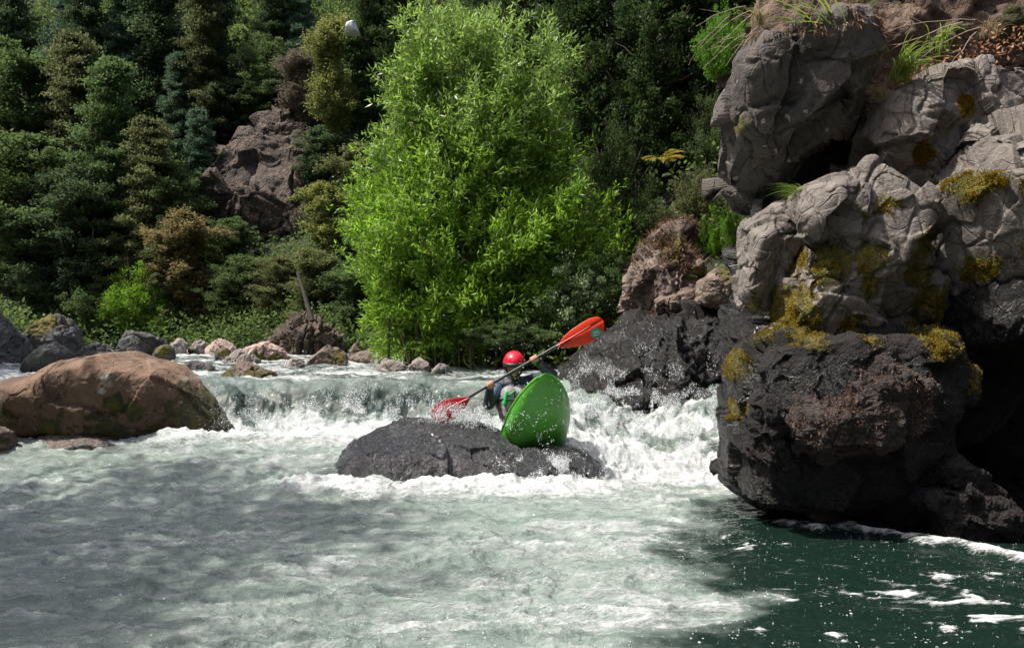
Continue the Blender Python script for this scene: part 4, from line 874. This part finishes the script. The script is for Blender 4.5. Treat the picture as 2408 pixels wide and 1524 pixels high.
body += [ellipsoid(hd, (.078, .098, .115), AX), ellipsoid(hd+fd*.035-uph*.055, (.055, .06, .055), AX), capsule(hd+fd*.09+uph*.01, .009, hd+fd*.118-uph*.025, .014), ellipsoid(hd+fd*.095-uph*.058, (.026, .012, .007), AX), ellipsoid(hd+fd*.088-uph*.068, (.024, .012, .007), AX), ellipsoid(hd+fd*.078-uph*.1, (.03, .02, .02), AX),
    ellipsoid(hd+rt*.08-uph*.005, (.012, .02, .032), AX), ellipsoid(hd-rt*.08-uph*.005, (.012, .02, .032), AX)]
body += arm(shL, elL, hL)+arm(shR, elR, hR)
def hand(ha, el, s):
    """closed hand round the shaft; fingers wrap over the front"""
    out = []; arm_d = nrm(ha-el); b_ = nrm(np.cross(sh_, arm_d)); a_2 = nrm(arm_d-sh_*(arm_d@sh_)); f_ = np.array([0, -1., 0]); f_ = nrm(f_-sh_*(f_@sh_)-0*a_2)
    u_ = nrm(np.cross(f_, sh_)); u_ = u_ if u_@a_2 > 0 else -u_
    back = -f_
    out.append(capsule(ha+back*.03-u_*.03-sh_*.022, .02, ha+back*.03-u_*.03+sh_*.022, .02)); out.append(capsule(ha+back*.028+u_*.012-sh_*.03, .017, ha+back*.028+u_*.012+sh_*.03, .017))
    out.append(capsule(ha-arm_d*.07, .026, ha+back*.03-u_*.025, .024))
    for k, (o, r, l) in enumerate([(-.034, .0095, .95), (-.012, .0105, 1.05), (.010, .0105, 1.), (.031, .0095, .85)]):
        c = ha+sh_*o*s; ang = [2.7, 1.75, .75, -.25, -1.0]; rr = .026*(.97+.03*l); pts = [c+(u_*math.sin(a)-f_*math.cos(a)*-1*-1)*rr if False else c+(u_*math.sin(a)+f_*math.cos(a)*1)*rr for a in [math.pi-.5, 1.75, .85, 0., -.8*l]]
        for a, b2 in zip(pts[:-1], pts[1:]): out.append(capsule(a, r, b2, r*.95, 10))
    tb = ha+back*.025-u_*.02-sh_*.04*s; out.append(capsule(tb, .013, ha-u_*.028+f_*.008-sh_*.02*s, .011, 10)); out.append(capsule(ha-u_*.028+f_*.008-sh_*.02*s, .011, ha-u_*.018+f_*.026+sh_*.004*s, .009, 10))
    return out
body += hand(hL, elL, 1)+hand(hR, elR, -1)
person = fuse('person', body, .0048, M['skin'], 2, None, hipc); person.location = tuple(hipc)
person['label'] = 'person in a red helmet and dark drysuit paddling the green kayak'; person['category'] = 'person'
def suitpart(name, parts, vox, mat, sm=3, parent=person): return fuse(name, parts, vox, mat, sm, parent, hipc)
suitpart('drysuit', [capsule(hipc, .17, chest, .165), capsule(hipc+side*.05, .15, chest+(shL-shR)*.28, .135), capsule(hipc-side*.05, .15, chest-(shL-shR)*.28, .135), capsule(shL, .078, shR, .078), capsule(nk-np.array([0, 0, .03]), .085, nk+np.array([0, 0, .045]), .068)]+arm(shL, elL, hL, 1.42)+arm(shR, elR, hR, 1.42)+[capsule(elR, .07, elR+(shR-elR)*.5+np.array([0, 0, -.05]), .08), capsule(elL, .066, elL+(shL-elL)*.5, .075)], .009, M['suit'])
suitpart('shoulder_panel', [ellipsoid(shL+np.array([-.01, -.03, -.03]), (.085, .08, .085)), capsule(shL+np.array([0, -.03, -.03]), .08, shL+(elL-shL)*.55+np.array([0, -.02, 0]), .068)], .009, M['suitblue'])
suitpart('shoulder_panel', [capsule(shR+np.array([-.02, -.05, -.02]), .06, shR+np.array([-.04, -.06, -.14]), .06)], .009, M['suitblue'])
vc = chest+np.array([.0, -.1, -.03])
M['vest2'] = plain('vest_trim', (.05, .05, .055), .6)
for zz in (.02, -.1): suitpart('vest_belt', [capsule(vc+np.array([-.15, -.055, zz]), .012, vc+np.array([-.05, -.115, zz]), .012), capsule(vc+np.array([-.05, -.115, zz]), .012, vc+np.array([.07, -.115, zz]), .012), capsule(vc+np.array([.07, -.115, zz]), .012, vc+np.array([.16, -.05, zz]), .012)], .006, M['vest2'], 1)
suitpart('vest_zip', [capsule(vc+np.array([.005, -.085, .13]), .008, vc+np.array([.005, -.09, -.15]), .008)], .005, M['vest2'], 1)
vest = suitpart('life_vest', [capsule(vc+np.array([-.05, 0, .06]), .1, vc+np.array([-.06, 0, -.15]), .11), capsule(vc+np.array([.07, 0, .07]), .1, vc+np.array([.06, 0, -.15]), .11), capsule(vc+np.array([-.12, .1, .0]), .1, vc+np.array([.12, .1, .0]), .1)], .01, M['vest'])
suitpart('green_strap', [capsule(vc+np.array([-.075, -.1, .09]), .018, vc+np.array([-.10, -.105, -.03]), .02), capsule(vc+np.array([-.04, -.105, .07]), .008, vc+np.array([.02, -.10, .12]), .008)], .005, M['green'], 1)
suitpart('spray_deck', [capsule(kc+upv*.17-fw*.05, .16, kc+upv*.19+fw*.2, .12), capsule(kc+upv*.17-fw*.2, .2, kc+upv*.3-fw*.1, .17)], .012, M['blackp'])
# helmet
hv, hf_ = CS(40); hv = hv.copy(); keep = (hv[:, 2] > -.02-.55*ss(-hv[:, 1], -.35, .25)*1) ; HVv = hv*np.array([.113, .138, .128])+np.array([0, .004, .018])
Fk = hf_[keep[hf_].all(1)]
hm = HVv@np.stack([rt, fd, uph], 1).T+hd-hipc
he = obj('helmet', mesh('helmet', hm, Fk, M['helmet']), person); md = he.modifiers.new('t', 'SOLIDIFY'); md.thickness = .012
th = np.linspace(-1.35, 1.35, 25); br = np.stack([.118*np.sin(th), .142*np.cos(th)+.008, .020+.0*th], 1)
V1 = np.vstack([br+np.array([0, 0, .012]), br*np.array([1.02, 1.1, 1])+np.array([0, 0, -.012]), br*np.array([.99, .99, 1])+np.array([0, 0, -.026])]); k25 = np.arange(24)
Fb = np.vstack([np.stack([k25, k25+1, k25+26, k25+25], 1), np.stack([k25+25, k25+26, k25+51, k25+50], 1)])
bo = obj('brim', mesh('brim', V1@AX.T+hd-hipc, Fb, M['blackp']), he); md = bo.modifiers.new('t', 'SOLIDIFY'); md.thickness = .008
for s in (-1, 1):
    pts = np.array([(s*.098, .02, .01), (s*.09, .035, -.045), (s*.066, .05, -.095), (0.01*s, .07, -.128)])@AX.T+hd-hipc
    obj('chin_strap', mesh('chin_strap', *tube(pts, .011, 6), M['blackp']), he)
for s in (-1, 1):
    obj('eye', mesh('eye', *ellipsoid(hd+rt*.032*s+fd*.088+uph*.012-hipc, (.014, .008, .008), AX), M['blackp']), person)

# paddle
pa = empty('paddle', (hL+hR)/2, 'kayak paddle with black shaft and red-orange blades held by the kayaker', 'paddle'); pl = np.array(pa.location)
p0 = P(1098, 936, 8.42); p1 = P(1316, 810, 8.42)
obj('shaft', mesh('shaft', *tube(np.array([p0+(p1-p0)*u for u in np.linspace(0, 1, 8)])-pl, .0165, 12), M['blackp']), pa)
def blade(pts, mat, label, tiltc, ztip):
    W = np.array([P(*C1(a, b), 8.42) for a, b in pts]); poly = W[:, [0, 2]]; c = (poly.min(0)+poly.max(0))/2; R = outline_R(poly, c)
    D, Fc = CS(40); th = np.arctan2(D[:, 2], D[:, 0]); rho = np.hypot(D[:, 0], D[:, 2]); Rt = np.interp(th, np.linspace(-math.pi, math.pi, 361), np.append(R, R[0]))
    x = np.cos(th)*Rt*rho**.9; z = np.sin(th)*Rt*rho**.9; u = x*sh_[0]+z*sh_[2]; v = -x*sh_[2]+z*sh_[0]
    y = .007*np.sign(D[:, 1])*np.abs(D[:, 1])**.6+.35*v*v*2+ztip*u*u
    y = y-.009*np.exp(-(v/.012)**2)*np.sign(-D[:, 1])*-1*(D[:, 1] < 0)*(-1)*-1
    V = np.stack([x, y, z], 1)+np.array([c[0], 8.42, c[1]])-pl
    return obj('blade', mesh('blade', V, Fc, mat), pa, label=label), c
M['blade'] = plain('blade_orange', (.80, .055, .018), .35, 0, var=.15)
M['blade2'] = plain('blade_wet_red', (.36, .012, .02), .2, 6, .01, .5)
M['rib'] = plain('blade_rib', (.35, .012, .012), .4)
bR, cR = blade([(1142, 402), (1180, 340), (1240, 280), (1330, 220), (1400, 180), (1460, 168), (1500, 190), (1514, 240), (1503, 290), (1450, 340), (1380, 385), (1280, 405), (1180, 412)], M['blade'], 'raised bright orange-red blade with a round green sticker', 0, .1)
bL, cL = blade([(468, 788), (400, 795), (330, 800), (250, 820), (190, 870), (153, 912), (165, 945), (210, 985), (270, 992), (340, 972), (420, 900), (462, 820)], M['blade2'], 'lowered dark red blade dipping in white water', 0, .1)
def C1P(X, Y, d=8.42): return P(*C1(X, Y), d)
A = Acc(); A.add(*tube(np.array([C1P(1142, 398, 8.415), C1P(1250, 335, 8.405), C1P(1340, 280, 8.40), C1P(1400, 240, 8.405)])-pl, [.014, .011, .009, .006], 8)); obj('rib', A.mesh('rib', M['rib']), bR)
A = Acc(); A.add(*tube(np.array([C1P(465, 800, 8.415), C1P(380, 840, 8.405), C1P(300, 880, 8.40)])-pl, [.014, .010, .006], 8)); obj('rib', A.mesh('rib', M['rib']), bL)
# sticker: round green decal with pale strokes
def decal(c, r, mat, pts=None, n=24, dy=0.):
    c = np.array(c)
    if pts is None: pts = [(math.cos(a)*r, math.sin(a)*r*.92) for a in np.linspace(0, 2*math.pi, n, endpoint=False)]
    V = [c+np.array([x, dy, z]) for x, z in pts]+[c+np.array([x, dy+.003, z]) for x, z in pts]; k = len(pts)
    me = bpy.data.meshes.new('sticker'); me.from_pydata([tuple(v) for v in V], [], [tuple(range(k)), tuple(range(2*k-1, k-1, -1))]+[(i, i+k, (i+1) % k+k, (i+1) % k) for i in range(k)]); me.materials.append(mat); return me
M['stk'] = plain('sticker_green', (.03, .20, .12), .5); M['stkp'] = plain('sticker_pale', (.30, .42, .36), .5)
sc0 = C1P(1446, 297, 8.385)-pl
so = obj('sticker', decal(sc0, .058, M['stk']), bR)
q = .058
obj('sticker_emblem', decal(sc0, 0, M['stkp'], [(-.7*q, -.1*q), (-.35*q, .35*q), (-.1*q, .05*q), (.15*q, .5*q), (.65*q, -.05*q), (.3*q, .02*q), (.12*q, .2*q), (-.12*q, -.2*q), (-.38*q, .1*q)], dy=-.004), so)
obj('sticker_emblem', decal(sc0, 0, M['stkp'], [(-.6*q, -.35*q), (.6*q, -.22*q), (.55*q, -.36*q), (-.5*q, -.5*q)], dy=-.004), so)

# ------------------------------------------------------------------ spray, droplets
def spray():
    rs = np.random.RandomState(9); pts = []; rad = []
    gy, gx = np.meshgrid(np.arange(256), np.arange(256), indexing='ij'); fb = fbm(np.stack([gx.ravel()*.12, gy.ravel()*.12, 0*gx.ravel()], 1), 1, 3, 5).reshape(256, 256)
    def cloud(n, px, py, sx, sy, d, sd, r0, r1, pw=3):
        for i in range(n):
            a = rs.normal(px, sx); b = rs.normal(py, sy)
            if fb[int(b/6) % 256, int(a/6) % 256] < rs.normal(.06, .05): continue
            q = P(a, b, d+rs.normal()*sd); pts.append(q); rad.append(r0+(r1-r0)*rs.rand()**pw)
    cloud(43200, 1560, 990, 85, 60, 9.2, .35, .0012, .0056, 5)
    cloud(28800, 1600, 1050, 60, 40, 9.0, .3, .0012, .0056, 5)
    cloud(24000, 1420, 960, 60, 60, 8.6, .3, .0012, .0056, 5)
    cloud(5250, 1290, 1112, 60, 14, 7.95, .15, .0012, .0056, 5)
    cloud(4500, 1150, 990, 30, 18, 8.2, .2, .0012, .0056, 5)
    cloud(24000, 720, 985, 110, 35, 9.6, .3, .0012, .0056, 5)
    cloud(16800, 900, 960, 90, 30, 9.7, .3, .0012, .0056, 5)
    cloud(14400, 600, 1020, 40, 25, 9.6, .2, .0012, .0056, 5)
    cloud(7200, 1060, 975, 40, 14, 8.35, .08, .0012, .0056, 5)
    cloud(8640, 1480, 870, 90, 60, 9.4, .4, .0012, .0056, 5)
    cloud(700, 1250, 900, 90, 60, 8.0, .4, .0015, .005)
    cloud(28800, 1400, 1115, 60, 30, 7.9, .2, .0012, .0056, 5)
    cloud(700, 700, 855, 20, 10, 15.3, .2, .004, .012)
    cloud(7000, 1275, 1088, 42, 9, 7.85, .12, .0012, .0056, 5)
    # jets: arcs of drops thrown up
    for j in range(150):
        x0 = rs.choice([rs.normal(1560, 90), rs.normal(1400, 60), rs.normal(720, 120), rs.normal(1400, 60), rs.normal(1450, 50)]); fam = x0 > 1150
        y0 = rs.uniform(980, 1120) if fam else rs.uniform(960, 1030); d = 9.0 if fam and x0 > 1380 else (7.95 if fam else 9.6)
        v = np.array([rs.normal()*1.1, rs.normal()*.5, rs.uniform(.8, 2.4)]); p = P(x0, y0, d+rs.normal()*.2); n = rs.randint(15, 50)
        tt = rs.rand(n)**.7*.35
        for u in tt: pts.append(p+v*u+np.array([0, 0, -4.9])*u*u+rs.normal(size=3)*.012); rad.append(.0014+.0045*rs.rand()**4)
    # foam flecks, bubbles and white dots standing for sun glints on the water
    n = 20000; d = rs.uniform(3.7, 7.5, n); x = rs.uniform(-.66, .66, n)*d; z, f, a = water(x, d); k = rs.rand(n) < np.clip(f*.8+.12, .1, 1)
    for q in np.stack([x, d, z+.003], 1)[k]: pts.append(q); rad.append(.0012+.003*rs.rand()**4)
    pts = np.array(pts); rad = np.array(rad)
    O = np.array([(1, 0, 0), (-1, 0, 0), (0, 1, 0), (0, -1, 0), (0, 0, 1), (0, 0, -1)], float); Fo = np.array([(0, 2, 4), (2, 1, 4), (1, 3, 4), (3, 0, 4), (2, 0, 5), (1, 2, 5), (3, 1, 5), (0, 3, 5)])
    n = len(pts); V = pts[:, None]+O[None]*rad[:, None, None]*np.stack([np.ones(n), np.ones(n), rs.uniform(.8, 1.8, n)], 1)[:, None]
    Fq = (Fo[None]+(np.arange(n)*6)[:, None, None]).reshape(-1, 3)
    m, nt = new_mat('spray_drop'); t = NT(nt); b = t.bsdf(Base_Color=(.86, .9, .92), Roughness=.25, IOR=1.33, Alpha=.62); t.out(b.outputs[0])
    obj('spray', mesh('spray', V.reshape(-1, 3), Fq, m), kind='stuff', label='white spray and flying droplets round the kayak and the falls', cat='spray')
spray()

# ------------------------------------------------------------------ light
SUN = nrm([-.50, -.10, .86])
w = bpy.data.worlds.new('World'); S.world = w; w.use_nodes = True; nt = w.node_tree; bg = nt.nodes['Background']
sk = nt.nodes.new('ShaderNodeTexSky'); sk.sky_type = 'NISHITA'; sk.sun_disc = False; sk.dust_density = 4; sk.air_density = .8; sk.ozone_density = .6; sk.sun_elevation = math.asin(SUN[2]); sk.sun_rotation = math.atan2(SUN[0], SUN[1])
nt.links.new(sk.outputs[0], bg.inputs[0]); bg.inputs[1].default_value = .15
ld = bpy.data.lights.new('sun', 'SUN'); ld.energy = 4.2; ld.angle = math.radians(.53); ld.color = (1, .94, .85)
lo = bpy.data.objects.new('sun', ld); COL.objects.link(lo); lo.rotation_euler = Vector(SUN).to_track_quat('Z', 'Y').to_euler()
S.render.engine = 'CYCLES'
vs = S.view_settings; vs.view_transform = 'Standard'; vs.look = 'None'; vs.exposure = 0.78; vs.gamma = 1
S.cycles.max_bounces = 8; S.cycles.transparent_max_bounces = 8
